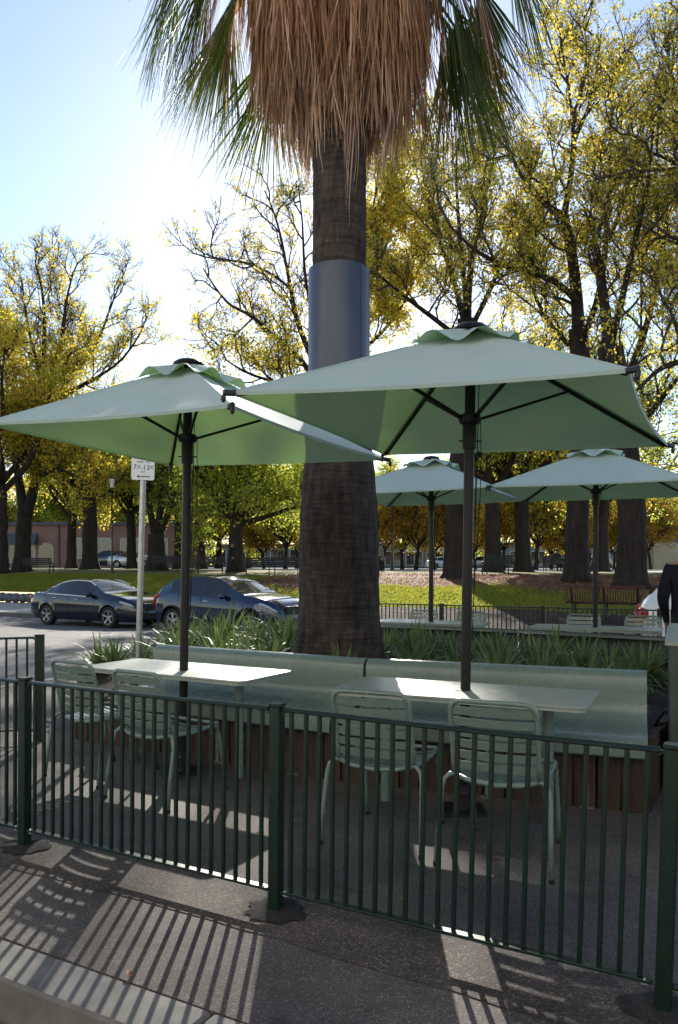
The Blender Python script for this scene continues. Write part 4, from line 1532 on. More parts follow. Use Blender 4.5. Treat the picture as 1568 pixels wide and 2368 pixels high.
class Tree:
    def __init__(self, seed):
        self.r = random.Random(seed)
        self.v, self.f = [], []          # twigs
        self.big = MB()                  # limbs
        self.tips = []                   # (pos, radius) where leaves grow
    def thin(self, pts, r0, r1, n=3):
        o = len(self.v)
        m = len(pts)
        t = vnorm((pts[-1][0] - pts[0][0], pts[-1][1] - pts[0][1], pts[-1][2] - pts[0][2]))
        a = vnorm(vcross(t, (0, 0, 1) if abs(t[2]) < .9 else (1, 0, 0)))
        c = vcross(t, a)
        cs = [(math.cos(2 * math.pi * k / n), math.sin(2 * math.pi * k / n)) for k in range(n)]
        for i, p in enumerate(pts):
            r = r0 + (r1 - r0) * i / (m - 1)
            for x, y in cs:
                self.v.append((p[0] + (a[0] * x + c[0] * y) * r, p[1] + (a[1] * x + c[1] * y) * r, p[2] + (a[2] * x + c[2] * y) * r))
        for i in range(m - 1):
            for k in range(n):
                j = (k + 1) % n
                self.f.append((o + i * n + k, o + i * n + j, o + i * n + n + j, o + i * n + n + k))
    def grow(self, pts, r0, r1, level, cfg):
        """children along a branch"""
        r = self.r
        L = poly_len(pts)
        lv = cfg['levels']
        if level >= lv:
            return
        n = max(2, int(round(cfg['n'][level] * (L if level < 2 else 1) * r.uniform(.8, 1.2)))) if level < 2 else cfg['n'][level]
        f0 = cfg['f0'][level]
        for k in range(n):
            f = f0 + (1 - f0) * (k + r.random()) / n
            p, t = poly_at(pts, min(.999, f))
            ang = RAD(r.uniform(*cfg['ang'][level]))
            ax = (r.gauss(0, 1), r.gauss(0, 1), r.gauss(0, 1))
            s = vnorm(vcross(t, ax))
            d = vnorm((t[0] * math.cos(ang) + s[0] * math.sin(ang), t[1] * math.cos(ang) + s[1] * math.sin(ang), t[2] * math.cos(ang) + s[2] * math.sin(ang) + cfg['up'][level]))
            ln = cfg['len'][level] * r.uniform(.6, 1.25) * (1.15 - .55 * f)
            m = 5 if level < 1 else (4 if level < 2 else 2)
            q = [p]
            dd = d
            for i in range(m):
                wob = .28 if level < 2 else .22
                dd = vnorm((dd[0] + r.gauss(0, wob), dd[1] + r.gauss(0, wob), dd[2] + r.gauss(0, wob) + cfg['curl'][level]))
                q.append(vadd(q[-1], dd, ln / m))
            rr0 = min(r0 * .7, cfg['rad'][level] * r.uniform(.75, 1.2))
            rr1 = rr0 * .4
            self.thin(q, rr0, rr1, 5 if level == 0 else 3)
            if level >= lv - 2:
                for pp in q[1:]:
                    self.tips.append(pp)
            self.grow(q, rr0, rr1, level + 1, cfg)
    def limb(self, pts, r0, r1, cfg, sides=10):
        # smooth the polyline a little and give it gnarls
        r = self.r
        q = []
        for a, b in zip(pts, pts[1:]):
            seg = max(2, int(math.dist(a, b) / .7))
            for i in range(seg):
                k = i / seg
                q.append(tuple(a[j] + (b[j] - a[j]) * k + r.gauss(0, .045) * (0 if i == 0 and a is pts[0] else 1) for j in range(3)))
        q.append(pts[-1])
        for _ in range(2):
            q = [q[0]] + [tuple((q[i - 1][j] + 2 * q[i][j] + q[i + 1][j]) / 4 for j in range(3)) for i in range(1, len(q) - 1)] + [q[-1]]
        m = len(q)
        rs = [(r0 + (r1 - r0) * (i / (m - 1)) ** .8) * (1 + r.gauss(0, .04)) for i in range(m)]
        self.big.tube(q, rs, sides)
        self.grow(q, r1 * 1.2 + .03, r1, 0, cfg)

def leaves_mesh(name, pts, per, size, spread, seed, mat, keep=None):
    g = np.random.default_rng(seed)
    P = np.array(pts, dtype=np.float64)
    if len(P) == 0:
        P = np.zeros((1, 3))
    if keep is not None:
        P = P[g.random(len(P)) < keep(P)]
    P = P[g.random(len(P)) < .34]
    P = P + g.normal(0, spread * .8, P.shape)
    P = np.repeat(P, per * 3, axis=0)
    n = len(P)
    P = P + g.normal(0, spread * .62, (n, 3))
    d = g.normal(0, 1, (n, 3)); d[:, 2] -= .6
    d /= np.linalg.norm(d, axis=1)[:, None]
    e = np.cross(d, g.normal(0, 1, (n, 3)))
    e /= np.linalg.norm(e, axis=1)[:, None] + 1e-9
    s = size * g.uniform(.65, 1.3, n)[:, None]
    fold = np.cross(d, e) * s * .12
    V = np.stack([P, P + d * s * .5 + e * s * .36 + fold, P + d * s, P + d * s * .5 - e * s * .36 + fold], axis=1).reshape(-1, 3)
    return raw_mesh(name, V, np.arange(4 * n).reshape(-1, 4), mat)

CFG = dict(levels=4, n=[1.15, 2.4, 6, 4], f0=[.12, .15, .1, .1], ang=[(28, 62), (25, 60), (20, 60), (20, 60)], up=[.28, .22, .2, .15],
           len=[3.2, 1.5, .75, .4], rad=[.06, .026, .013, .008], curl=[.06, .07, .06, .03])
def cfg_with(**kw):
    c = dict(CFG)
    c.update(kw)
    return c
CF3 = cfg_with(levels=3, n=[1.2, 3.4, 7])

LEAFTOTAL = [0]
def make_tree(name, label, x, d, diam, trunk_px, limbs_px, cfg, seed, leaf, per=2, size=.12, spread=.14, keep=None, n_auto=0, h=14, fork=4.5, spreadr=4.5, group='elms standing in the park', cat='tree', low=0):
    r = random.Random(seed)
    base = at(x, 1309, d)
    bx, by = base.x, base.y
    bz = ground_z(bx, by)
    root = thing(name, label, cat, (bx, by, bz), 0, group)
    T = Tree(seed)
    def loc(q):                         # photo x, photo y, depth offset -> local
        p = at(q[0], q[1], d + (q[2] if len(q) > 2 else 0))
        return (p.x - bx, p.y - by, p.z - bz)
    R0 = diam / 2
    if trunk_px:
        tp = [(0, 0, -.15)] + [loc(q) for q in trunk_px]
    else:
        lx, ly = r.uniform(-.3, .3), r.uniform(-.3, .3)
        tp = [(0, 0, -.15), (lx * .3, ly * .3, fork * .5), (lx, ly, fork)]
    q = [tp[0]]
    for a, b in zip(tp, tp[1:]):
        seg = max(3, int(math.dist(a, b) / .4))
        for i in range(1, seg + 1):
            q.append(tuple(a[j] + (b[j] - a[j]) * i / seg + r.gauss(0, .015) for j in range(3)))
    m = len(q)
    rs = []
    for i, p in enumerate(q):
        z = p[2]
        k = R0 * (1 + .55 * math.exp(-max(0, z + .1) / .35)) * (1 - .22 * i / m) * (1 + r.gauss(0, .018))
        rs.append(k)
    tb = MB()
    tb.tube(q, rs, 16)
    # buttress ribs on the trunk
    vv = []
    for i, p in enumerate(tb.v):
        ring = i // 16
        k = i % 16
        c = q[ring]
        amp = 1 + .06 * math.sin(k * 2.35 + seed) + .05 * math.sin(k * 3.9 + ring * .21)
        vv.append((c[0] + (p[0] - c[0]) * amp, c[1] + (p[1] - c[1]) * amp, p[2]))
    tb.v = vv
    tb.build('trunk', M['tree_bark'], root, True)
    top = q[-1]
    for lp_ in limbs_px:
        pts = [loc(p) for p in lp_['p']]
        T.limb(pts, lp_['r'], lp_.get('r1', .035), lp_.get('cfg', cfg))
    for k in range(n_auto):
        a = 2 * math.pi * (k + r.uniform(-.3, .3)) / max(1, n_auto)
        rr = spreadr * r.uniform(.7, 1.1)
        hh = (h - fork) * r.uniform(.75, 1.05)
        if k < low:
            hh *= .3
            rr *= 1.2
        st_ = top if k % 2 else poly_at(q, r.uniform(.82, .98))[0]
        pts = [st_]
        for i in range(1, 5):
            f = i / 4
            pts.append((st_[0] + math.cos(a) * rr * f ** .8 + r.gauss(0, .25), st_[1] + math.sin(a) * rr * f ** .8 + r.gauss(0, .25), st_[2] + hh * (f ** 1.15 if k >= low else f * .6 + .4 * math.sin(f * 2.2))))
        T.limb(pts, R0 * .5, .035, cfg, 8)
    T.big.build('limb', M['tree_bark'], root, True)
    tw = link('twig', raw_mesh('twig', np.array(T.v), np.array(T.f), M['twig']), root)
    tag(tw, kind='stuff')
    lm = leaves_mesh('crown', T.tips, per, size, spread, seed, leaf, keep)
    LEAFTOTAL[0] += len(lm.polygons)
    cr = link('crown', lm, root)
    tag(cr, kind='stuff')
    return root

def top_sparse(z0, z1, lo=.15, hi=1.0):
    def f(P):
        k = np.clip((P[:, 2] - z0) / (z1 - z0), 0, 1)
        return hi + (lo - hi) * k
    return f

# right hand elm with the long limb reaching left
make_tree('elm_tree', 'tall elm at right whose long bare limb reaches left above the parasol', 1335, 30, .86, [(1334, 1250), (1338, 1150), (1346, 1000), (1342, 860), (1338, 760)],
          [dict(p=[(1338, 770), (1336, 690), (1324, 580), (1304, 495)], r=.27, r1=.17),
           dict(p=[(1304, 500), (1264, 475, -.4), (1224, 435, -.6), (1205, 400, -.6), (1175, 340, -1), (1150, 290, -1)], r=.15),
           dict(p=[(1304, 500), (1318, 420), (1327, 340), (1328, 290), (1318, 210), (1300, 120)], r=.14),
           dict(p=[(1325, 330), (1360, 260, 1), (1380, 170, 1.4), (1390, 80, 1.6)], r=.09),
           dict(p=[(1338, 700), (1290, 642, -1), (1209, 625, -2), (1144, 608, -2.6), (1109, 585, -3), (1074, 566, -3.2), (1040, 520, -3.4)], r=.15),
           dict(p=[(1340, 800), (1385, 700, -1), (1405, 560, -1.5), (1408, 420, -1.5), (1412, 300, -1.5), (1420, 180, -1.5)], r=.15),
           dict(p=[(1340, 820), (1280, 760, 1), (1240, 700, 2), (1215, 620, 2.5), (1205, 540, 3)], r=.11),
           dict(p=[(1405, 560, -1.5), (1450, 460, -2), (1478, 330, -2), (1502, 240, -2)], r=.09)],
          CFG, 11, M['leaf_yellow'], 2, .115, .16, lambda P: np.full(len(P), .46))
# big trunk further right
make_tree('elm_tree', 'thickest elm trunk in view, right of the far right parasol pole', 1460, 27, 1.0, [(1462, 1280), (1461, 1200), (1455, 1120), (1440, 1020), (1425, 900), (1410, 800)],
          [dict(p=[(1412, 810), (1400, 700), (1390, 620, 1), (1370, 540, 2), (1350, 480, 2.5)], r=.24),
           dict(p=[(1430, 920), (1480, 800, 1), (1520, 660, 1.5), (1540, 520, 2), (1545, 400, 2)], r=.18),
           dict(p=[(1445, 1040), (1500, 960, -1.5), (1560, 880, -2.5), (1620, 820, -3)], r=.16),
           dict(p=[(1412, 800), (1440, 680, -1), (1470, 560, -1.5), (1500, 430, -2), (1510, 300, -2)], r=.14),
           dict(p=[(1520, 660, 1.5), (1480, 600, 2), (1455, 520, 2.5)], r=.1)],
          CFG, 12, M['leaf_yellow'], 2, .11, .16, lambda P: np.full(len(P), .46))
# off the frame at right, branches come in
make_tree('elm_tree', 'elm beyond the right edge whose dark branches reach into the picture', 1735, 24, 1.0, [(1735, 1200), (1730, 1000), (1725, 850)],
          [dict(p=[(1725, 860), (1640, 830, -1), (1560, 835, -1.5), (1510, 860, -2), (1480, 900, -2.5)], r=.17),
           dict(p=[(1725, 850), (1660, 640), (1590, 560), (1540, 540), (1500, 560)], r=.15),
           dict(p=[(1725, 850), (1690, 600, 1), (1640, 420, 1.5), (1590, 300, 2), (1550, 200, 2), (1540, 80, 2)], r=.18),
           dict(p=[(1725, 840), (1700, 560), (1650, 300), (1610, 150), (1600, 0)], r=.16),
           dict(p=[(1640, 420, 1.5), (1560, 370, 1), (1500, 350, 1)], r=.1)],
          CFG, 13, M['leaf_yellow'], 2, .105, .16, lambda P: np.full(len(P), .5))
# behind the first far parasol
make_tree('elm_tree', 'dark elm trunk behind the near parasol pole, many stems rising above the canopy', 1055, 34, 1.05, [(1056, 1250), (1060, 1150), (1072, 1000), (1078, 850), (1080, 740)],
          [dict(p=[(1080, 750), (1085, 650), (1092, 560), (1120, 470), (1140, 380), (1150, 300)], r=.2),
           dict(p=[(1078, 800), (1040, 760, -1), (960, 700, -2), (900, 655, -2.5), (870, 630, -3)], r=.15),
           dict(p=[(1080, 760), (1050, 640, 1), (1010, 540, 1.5), (985, 450, 2), (975, 380, 2)], r=.15),
           dict(p=[(1080, 740), (1070, 620, -1), (1060, 500, -1), (1055, 400, -1), (1060, 320, -1)], r=.14),
           dict(p=[(1078, 780), (1120, 700, -1), (1160, 620, -1.5), (1180, 540, -1.5), (1200, 460, -1.5)], r=.14),
           dict(p=[(1078, 860), (1120, 830, -2), (1170, 790, -3)], r=.1)],
          CFG, 14, M['leaf_yellow'], 2, .12, .18, lambda P: np.full(len(P), .46))
# behind the palm: half bare branches to the left
make_tree('elm_tree', 'half bare elm hidden behind the palm trunk, its branches spreading left', 752, 40, 1.0, [(752, 1200), (750, 1050), (748, 900)],
          [dict(p=[(748, 930), (715, 850), (680, 812), (625, 776), (590, 731), (555, 718), (525, 705), (490, 655), (470, 620)], r=.17),
           dict(p=[(748, 900), (710, 800), (685, 740), (672, 667), (655, 570), (640, 500), (612, 440)], r=.19),
           dict(p=[(590, 731), (555, 760), (520, 800), (480, 815)], r=.06),
           dict(p=[(672, 667), (618, 622), (560, 606), (510, 600), (470, 585)], r=.08),
           dict(p=[(748, 900), (725, 760), (705, 620), (700, 520), (690, 430)], r=.15),
           dict(p=[(750, 890), (800, 760), (860, 650), (900, 550), (925, 460), (930, 400)], r=.17),
           dict(p=[(750, 900), (830, 820), (910, 740), (960, 640), (985, 560)], r=.15),
           dict(p=[(750, 890), (785, 760, 1), (812, 640, 1), (826, 530, 1), (836, 440, 1), (842, 360, 1)], r=.15),
           dict(p=[(812, 640, 1), (850, 540, -1), (868, 450, -2), (876, 370, -2)], r=.09),
           dict(p=[(755, 950), (690, 900, -2), (620, 880, -3), (560, 860, -4), (520, 830, -4.5)], r=.13),
           dict(p=[(755, 960), (670, 930, 2), (600, 850, 3), (560, 810, 3)], r=.12)],
          CFG, 15, M['leaf_yellow'], 3, .135, .2, lambda P: np.where(P[:, 0] > .9, .85, top_sparse(8, 15, .10, .5)(P)))
# left group
make_tree('elm_tree', 'wide elm at far left with a forked trunk and fine bare top twigs', 50, 50, 1.12, [(54, 1240), (56, 1190)],
          [dict(p=[(54, 1195), (42, 1090), (25, 990), (-5, 900), (-20, 800), (-25, 700)], r=.33),
           dict(p=[(57, 1200), (85, 1110), (104, 1000), (110, 930), (108, 870)], r=.36, r1=.2),
           dict(p=[(108, 880), (101, 800), (106, 730), (92, 640), (80, 600)], r=.2),
           dict(p=[(108, 885), (140, 800, -1), (152, 710, -1.5), (165, 640, -2), (180, 605, -2)], r=.17),
           dict(p=[(109, 905), (160, 845, 1), (215, 815, 1), (245, 745, 1), (265, 680, 1), (280, 650, 1)], r=.18),
           dict(p=[(110, 935), (200, 885, -1), (285, 835, -2), (325, 775, -2), (340, 730, -2)], r=.16),
           dict(p=[(109, 915), (45, 860, 2), (0, 790, 2), (-20, 700, 2)], r=.16),
           dict(p=[(85, 1110), (122, 1079, -2), (168, 1095, -3), (208, 1125, -3.5), (245, 1160, -4)], r=.16),
           dict(p=[(108, 900), (70, 790, -2), (55, 700, -2), (50, 640, -2)], r=.14)],
          cfg_with(n=[1.2, 2.6, 6, 4]), 16, M['leaf_yellow'], 2, .16, .22, top_sparse(7, 16, .14, .75))
make_tree('elm_tree', 'slim elm trunk at the very left edge', 3, 47, .85, [(3, 1200), (0, 1120)], [], CF3, 17, M['leaf_yellow'], 3, .17, .3, None, 6, 14, 5, 4.5)
make_tree('elm_tree', 'sturdy dark elm trunk behind the parked sedan, right of the pink wall', 208, 54, 1.1, [(208, 1200), (205, 1120)], [], CF3, 18, M['leaf_green'], 2, .19, .32, top_sparse(6, 11, .25), 9, 11, 4.6, 5.0, low=4)
make_tree('elm_tree', 'elm with several upright stems behind the sign pole', 362, 50, 1.15, [(362, 1270), (360, 1235)],
          [dict(p=[(360, 1240), (345, 1180), (342, 1110), (345, 1030), (335, 950)], r=.26),
           dict(p=[(362, 1240), (372, 1170), (378, 1090), (380, 1000), (385, 930)], r=.26),
           dict(p=[(364, 1245), (395, 1180), (405, 1110), (410, 1020), (420, 940)], r=.24)], cfg_with(levels=3, n=[1.5, 3.2, 7]), 19, M['leaf_green'], 2, .18, .3, top_sparse(7, 12, .25))
make_tree('elm_tree', 'round leafy yellow green tree just left of the palm trunk', 545, 46, .85, [(545, 1250), (548, 1190)], [], CF3, 20, M['leaf_green'], 3, .17, .28, None, 11, 8.6, 3.2, 4.2, low=5)
for i, (x, d, dm, lab, leaf) in enumerate([
        (165, 61, .75, 'slim elm trunk in front of the pink wall', M['leaf_yellow']), (305, 60, .75, 'slim elm trunk left of the sign pole', M['leaf_green']),
        (412, 60, .7, 'slim elm trunk just left of the left parasol pole', M['leaf_yellow']), (466, 62, .75, 'slim leaning elm right of the left parasol pole', M['leaf_green']),
        (1140, 44, 1.0, 'elm trunk with a cut limb between the far parasols', M['leaf_green']), (1210, 45, .95, 'straight elm trunk between the far parasol poles', M['leaf_yellow']),
        (1387, 46, .95, 'elm trunk half hidden by the far right parasol pole', M['leaf_green'])]):
    make_tree('elm_tree', lab, x, d, dm, None, [], CF3, 40 + i, leaf, 2, .17, .3, top_sparse(8, 13, .3, .85), 8, 13 if x > 1000 else 11, 4.5, 4.5, low=3)

# smaller autumn trees in rows at the far side: two kinds copied
rows = [(884, 66), (930, 72), (962, 64), (1005, 70), (1040, 66), (1100, 72), (1165, 68), (1240, 66), (1275, 72), (1310, 67), (1365, 74), (1420, 70), (1505, 72), (660, 74), (610, 78)]
protos = []
for k in range(3):
    t = make_tree('autumn_tree', 'x', rows[k][0], rows[k][1], .3, None, [], cfg_with(levels=3, n=[1.6, 3.0, 6], len=[2.2, 1.1, .6, .4]), 70 + k, [M['leaf_orange'], M['leaf_yellow'], M['leaf_orange']][k], 3, .18, .28, None, 9, 6.8, 1.9, 2.6, 'small autumn trees in rows across the park', 'tree')
    protos.append(t)
ORD = ['first', 'second', 'third', 'fourth', 'fifth', 'sixth', 'seventh', 'eighth', 'ninth', 'tenth', 'eleventh', 'twelfth', 'thirteenth', 'fourteenth', 'fifteenth', 'sixteenth']
order = sorted(r_[0] for r_ in rows)
for i, (x, d) in enumerate(rows):
    t = protos[i] if i < 3 else copy_tree(protos[i % 3])
    p = at(x, 1309, d)
    t.location = (p.x, p.y, ground_z(p.x, p.y))
    t.rotation_euler = (0, 0, i * 1.3)
    if i >= 3:
        k = .92 + .2 * math.sin(i * 2.1)
        t.scale = (k, k, k * (1 + .08 * math.cos(i)))
    zone = 'left of the palm trunk' if x < 700 else ('between the palm trunk and the near parasol pole' if x < 1070 else ('between the two far parasol poles' if x < 1370 else 'right of the far right parasol pole'))
    tag(t, 'small autumn tree of the far row, ' + ORD[order.index(x)] + ' from the left', 'tree', 'small autumn trees in rows across the park')
# denser trees closing the view far behind on the left and right
far = [(-60, 90), (95, 92), (130, 95), (260, 91), (335, 94), (438, 92), (505, 84), (575, 92), (690, 90), (860, 92), (1000, 96), (1130, 92), (1340, 95), (1490, 88), (1600, 84)]
fp_ = []
for k in range(2):
    fp_.append(make_tree('far_tree', 'x', far[k][0], far[k][1], .6, None, [], cfg_with(levels=3, n=[1.3, 2.6, 6], len=[3.2, 1.7, .9, .4]), 90 + k, [M['leaf_yellow'], M['leaf_green']][k], 3, .25, .45, None, 10, 10.5, 3.2, 4.5, 'trees closing the far side of the park', 'tree', 5))
for i, (x, d) in enumerate(far):
    t = fp_[i] if i < 2 else copy_tree(fp_[i % 2])
    p = at(x, 1309, d)
    t.location = (p.x, p.y, ground_z(p.x, p.y))
    t.rotation_euler = (0, 0, i * 2.3)
    zone = 'behind the parked sedan' if x < 340 else ('between the sign pole and the palm' if x < 700 else ('just right of the palm' if x < 1070 else 'at the right side'))
    tag(t, 'large distant leafy tree closing the park, ' + ORD[sorted(f_[0] for f_ in far).index(x)] + ' from the left', 'tree', 'trees closing the far side of the park')

# ---------------------------------------------------------------- grass blades and fallen leaves
g = np.random.default_rng(31)
def scatter(n, s0, s1, t0, t1, ok):
    out = []
    while len(out) < n:
        s_, t_ = g.uniform(s0, s1), g.uniform(t0, t1)
        if ok(s_, t_):
            out.append((s_, t_))
    return out
pts = scatter(70000, -40, 14, 19.25, 33, lambda s_, t_: not (s_ < -21.5 and t_ < 24.7) and not (s_ > -13 and t_ < 23.2) and not (s_ > -21 and t_ > litter_edge(s_) + .5 and g.random() > .05) and (abs(UX * s_ + VX * t_) < .47 * (UY * s_ + VY * t_)))
V = np.zeros((len(pts) * 3, 3))
for i, (s_, t_) in enumerate(pts):
    p = st(s_, t_)
    z = ground_z(p.x, p.y)
    a = g.uniform(0, 6.28)
    h = g.uniform(.035, .10)
    w = .03
    V[i * 3] = (p.x - w * math.cos(a), p.y - w * math.sin(a), z)
    V[i * 3 + 1] = (p.x + w * math.cos(a), p.y + w * math.sin(a), z)
    V[i * 3 + 2] = (p.x + g.uniform(-.03, .03), p.y + g.uniform(-.03, .03), z + h)
o = link('grass', raw_mesh('grass', V, np.arange(len(V)).reshape(-1, 3), M['blade']))
tag(o, 'short green grass covering the park lawn', 'grass', kind='stuff')
pts = scatter(17000, -22, 20, 20, 37, lambda s_, t_: (t_ > litter_edge(s_) - .4 or g.random() < .05 + (.25 if s_ > -3 else 0)) and abs(UX * s_ + VX * t_) < .5 * (UY * s_ + VY * t_))
pts += scatter(120, -6, 6, 1.9, 12, lambda s_, t_: True)
V = np.zeros((len(pts) * 4, 3))
for i, (s_, t_) in enumerate(pts):
    p = st(s_, t_)
    z = (ground_z(p.x, p.y) if t_ > 19 else 0) + .014
    a = g.uniform(0, 6.28)
    L = g.uniform(.05, .12) * (1 if t_ > 19 else .42)
    c, s2 = math.cos(a), math.sin(a)
    up = g.uniform(.005, .05, 4) * (1 if t_ > 19 else .2)
    V[i * 4] = (p.x, p.y, z + up[0])
    V[i * 4 + 1] = (p.x + L * (.5 * c - .35 * s2), p.y + L * (.5 * s2 + .35 * c), z + up[1])
    V[i * 4 + 2] = (p.x + L * c, p.y + L * s2, z + up[2])
    V[i * 4 + 3] = (p.x + L * (.5 * c + .35 * s2), p.y + L * (.5 * s2 - .35 * c), z + up[3])
o = link('fallen_leaves', raw_mesh('fallen_leaves', V, np.arange(len(V)).reshape(-1, 4), M['litter']))
tag(o, 'brown and orange fallen leaves under the trees', 'leaves', kind='stuff')

# ---------------------------------------------------------------- vehicles
def make_wheel(root, name, x, y, r, side, spokes, kind):
    w = bpy.data.objects.new(name, None)
    b = MB()
    prof = [(r * .66, -.095), (r * .72, -.105), (r * .93, -.1), (r * .985, -.075), (r, -.04), (r, .04), (r * .985, .075), (r * .93, .1), (r * .72, .105), (r * .66, .095)]
    b.lathe(prof, 36, (0, 0, 0), 'y', False)
    ty = b.build('wheel', M['tyre'], root, 'auto')
    ty.location = (x, y, r)
    b = MB()
    b.lathe([(r * .67, -.1), (r * .69, -.1), (r * .69, .1), (r * .67, .1), (r * .62, .075), (r * .60, -.02), (.01, -.03)], 36, (0, 0, 0), 'y', False)
    bk = b.build('rim_barrel', M['plastic'], ty, 'auto')
    if side < 0:
        bk.rotation_euler = (0, 0, math.pi)
    b = MB()
    yo = side * .078
    b.lathe([(r * .60, yo - .01), (r * .675, yo - .01), (r * .675, yo + .01), (r * .60, yo + .01), (r * .60, yo - .01)], 36, (0, 0, 0), 'y', False)
    b.lathe([(.004, yo), (r * .16, yo), (r * .18, yo - side * .02), (.004, yo - side * .03)], 16, (0, 0, 0), 'y', False)
    for k in range(spokes):
        a = 2 * math.pi * k / spokes + .3
        if kind == 'split':
            for da in (-.19, .19):
                b.tube([(math.cos(a + da * .4) * r * .12, yo - side * .01, math.sin(a + da * .4) * r * .12), (math.cos(a + da) * r * .63, yo, math.sin(a + da) * r * .63)], [.026, .02], 5, True)
        else:
            b.tube([(math.cos(a) * r * .1, yo - side * .01, math.sin(a) * r * .1), (math.cos(a) * r * .4, yo, math.sin(a) * r * .4), (math.cos(a) * r * .64, yo, math.sin(a) * r * .64)], [.032, .034, .046], 6, True, (1.0, .6) if False else None)
    b.build('rim', M['rim'], ty, 'auto')
    bpy.data.objects.remove(w)
    return ty

def make_car(name, label, cat, loc, yaw, sp, paint, group=None, detail=True):
    """local x from rear (0) to front (L), y left/right; +y side faces away"""
    root = thing(name, label, cat, loc, yaw, group)
    L = sp['L']
    xs = frange(0, L, 96 if detail else 40)
    xs = sorted(set([round(x, 4) for x in xs] + [round(v, 4) for v in sp['breaks']]))
    r = sp['r']
    wx = sp['wheels']
    grid = []
    for x in xs:
        w = curve_tab(sp['w'], x)
        zt = curve_tab(sp['top'], x)
        zbelt = min(curve_tab(sp['belt'], x), zt - .012)
        wr = min(curve_tab(sp['wr'], x), w * .97)
        sill = sp['sill'] + .10 * max(0, 1 - x / .4) + .06 * max(0, 1 - (L - x) / .4)
        sill = min(sill, zbelt - .05)
        rows = []
        for fr, wy in ((0, .90), (.12, .965), (.38, .99), (.64, 1.0), (.86, .985), (1.0, .955)):
            rows.append([w * wy, sill + (zbelt - sill) * fr])
        crown = .05 if zt - zbelt > .25 else .02
        ze = max(zbelt + .004, zt - crown)
        rows.append([wr, ze])
        rows.append([wr * .6, zt - crown * .2])
        rows.append([0.0, zt])
        for xw in wx:
            R_ = r + .045
            dx = abs(x - xw)
            if dx < R_:
                za = r + math.sqrt(R_ * R_ - dx * dx) - .0
                for q in rows[:5]:
                    if q[1] < za:
                        q[1] = min(za, zbelt - .02)
                        q[0] = w * 1.004
        grid.append(rows)
    nrow = len(grid[0])
    parts = {}
    def part_of(i, j):
        xm = (xs[i] + xs[i + 1]) / 2
        if j == 5:
            for a, c in sp['side_glass']:
                if a < xm < c:
                    return 'window'
        if j >= 6:
            if sp['screen'][0] < xm < sp['screen'][1]:
                return 'windscreen'
            if sp['rear_glass'][0] < xm < sp['rear_glass'][1]:
                return 'rear_window'
        return 'body'
    for side in (-1, 1):
        for i in range(len(xs) - 1):
            for j in range(nrow - 1):
                key = part_of(i, j)
                if key == 'window':
                    kk = [q for q, (a, c) in enumerate(sp['side_glass']) if a < (xs[i] + xs[i + 1]) / 2 < c][0]
                    key = ('window', side, kk)
                b = parts.setdefault(key, MB())
                pts = [(xs[i], side * grid[i][j][0], grid[i][j][1]), (xs[i + 1], side * grid[i + 1][j][0], grid[i + 1][j][1]),
                       (xs[i + 1], side * grid[i + 1][j + 1][0], grid[i + 1][j + 1][1]), (xs[i], side * grid[i][j + 1][0], grid[i][j + 1][1])]
                if side > 0:
                    pts = pts[::-1]
                b.add(pts, [(0, 1, 2, 3)])
    # close the two ends
    for i, rev in ((0, False), (len(xs) - 1, True)):
        ring = [(xs[i], -q[0], q[1]) for q in grid[i]] + [(xs[i], q[0], q[1]) for q in reversed(grid[i][:-1])]
        if not rev:
            ring = ring[::-1]
        parts['body'].add(ring, [tuple(range(len(ring)))])
    for key, b in parts.items():
        # weld so that the shell shades smoothly
        idx, nv, remap = {}, [], []
        for v in b.v:
            k = tuple(round(c, 4) for c in v)
            if k not in idx:
                idx[k] = len(nv)
                nv.append(v)
            remap.append(idx[k])
        b.v = nv
        b.f = [t for t in (tuple(dict.fromkeys(remap[i] for i in f)) for f in b.f) if len(t) >= 3]
        nm = key if isinstance(key, str) else key[0]
        mt = paint if nm == 'body' else (M['clearglass'] if nm == 'windscreen' else M['glass'])
        b.build(nm, mt, root, 'auto')
    b = MB()
    b.bevel_box((L / 2, 0, sp['sill'] + .2), (L / 2 - .35, sp['hw'] - .26, .22), .03)
    b.build('underbody', M['plastic'], root)
    # wheels
    for xw in wx:
        for side in (-1, 1):
            make_wheel(root, 'wheel', xw, side * (sp['hw'] - .115), r, side, 5, sp['rim'])
    if not detail:
        return root
    def yb(x, row):
        i = min(range(len(xs)), key=lambda k: abs(xs[k] - x))
        return grid[i][row]
    for side in (-1, 1):
        if sp.get('chrome'):
            b = MB()
            a0, a1 = sp['side_glass'][0][0], sp['side_glass'][-1][1]
            lowp = [(x, side * (yb(x, 5)[0] + .004), yb(x, 5)[1]) for x in frange(a0, a1, 24)]
            highp = [(x, side * (yb(x, 6)[0] + .006), yb(x, 6)[1]) for x in frange(a0, a1, 24)]
            b.tube(lowp, .018, 5)
            b.tube(highp, .018, 5)
            b.build('chrome_trim', M['trim'], root)
        for xh in sp['handles']:
            b = MB()
            y_, z_ = yb(xh, 4)
            b.ell((xh, side * (y_ + .012), z_ - .0), (.10, .018, .018), 10, 6)
            b.build('door_handle', M['chrome'], root, True)
        b = MB()
        xm = sp['mirror']
        y_, z_ = yb(xm, 5)
        b.ell((xm, side * (y_ + .11), z_ + .07), (.09, .12, .075), 12, 8)
        b.tube([(xm - .02, side * (y_ - .02), z_ + .01), (xm, side * (y_ + .08), z_ + .05)], .025, 6)
        b.build('mirror', paint if sp.get('mirror_paint') else M['plastic'], root, True)
        # door seams
        b = MB()
        for xd in sp['seams']:
            pts = [(xd, side * (yb(xd, j)[0] + .0015), yb(xd, j)[1]) for j in range(1, 6)]
            b.tube(pts, .004, 4)
        b.build('door_seam', M['plastic'], root)
        # lamps
        b = MB()
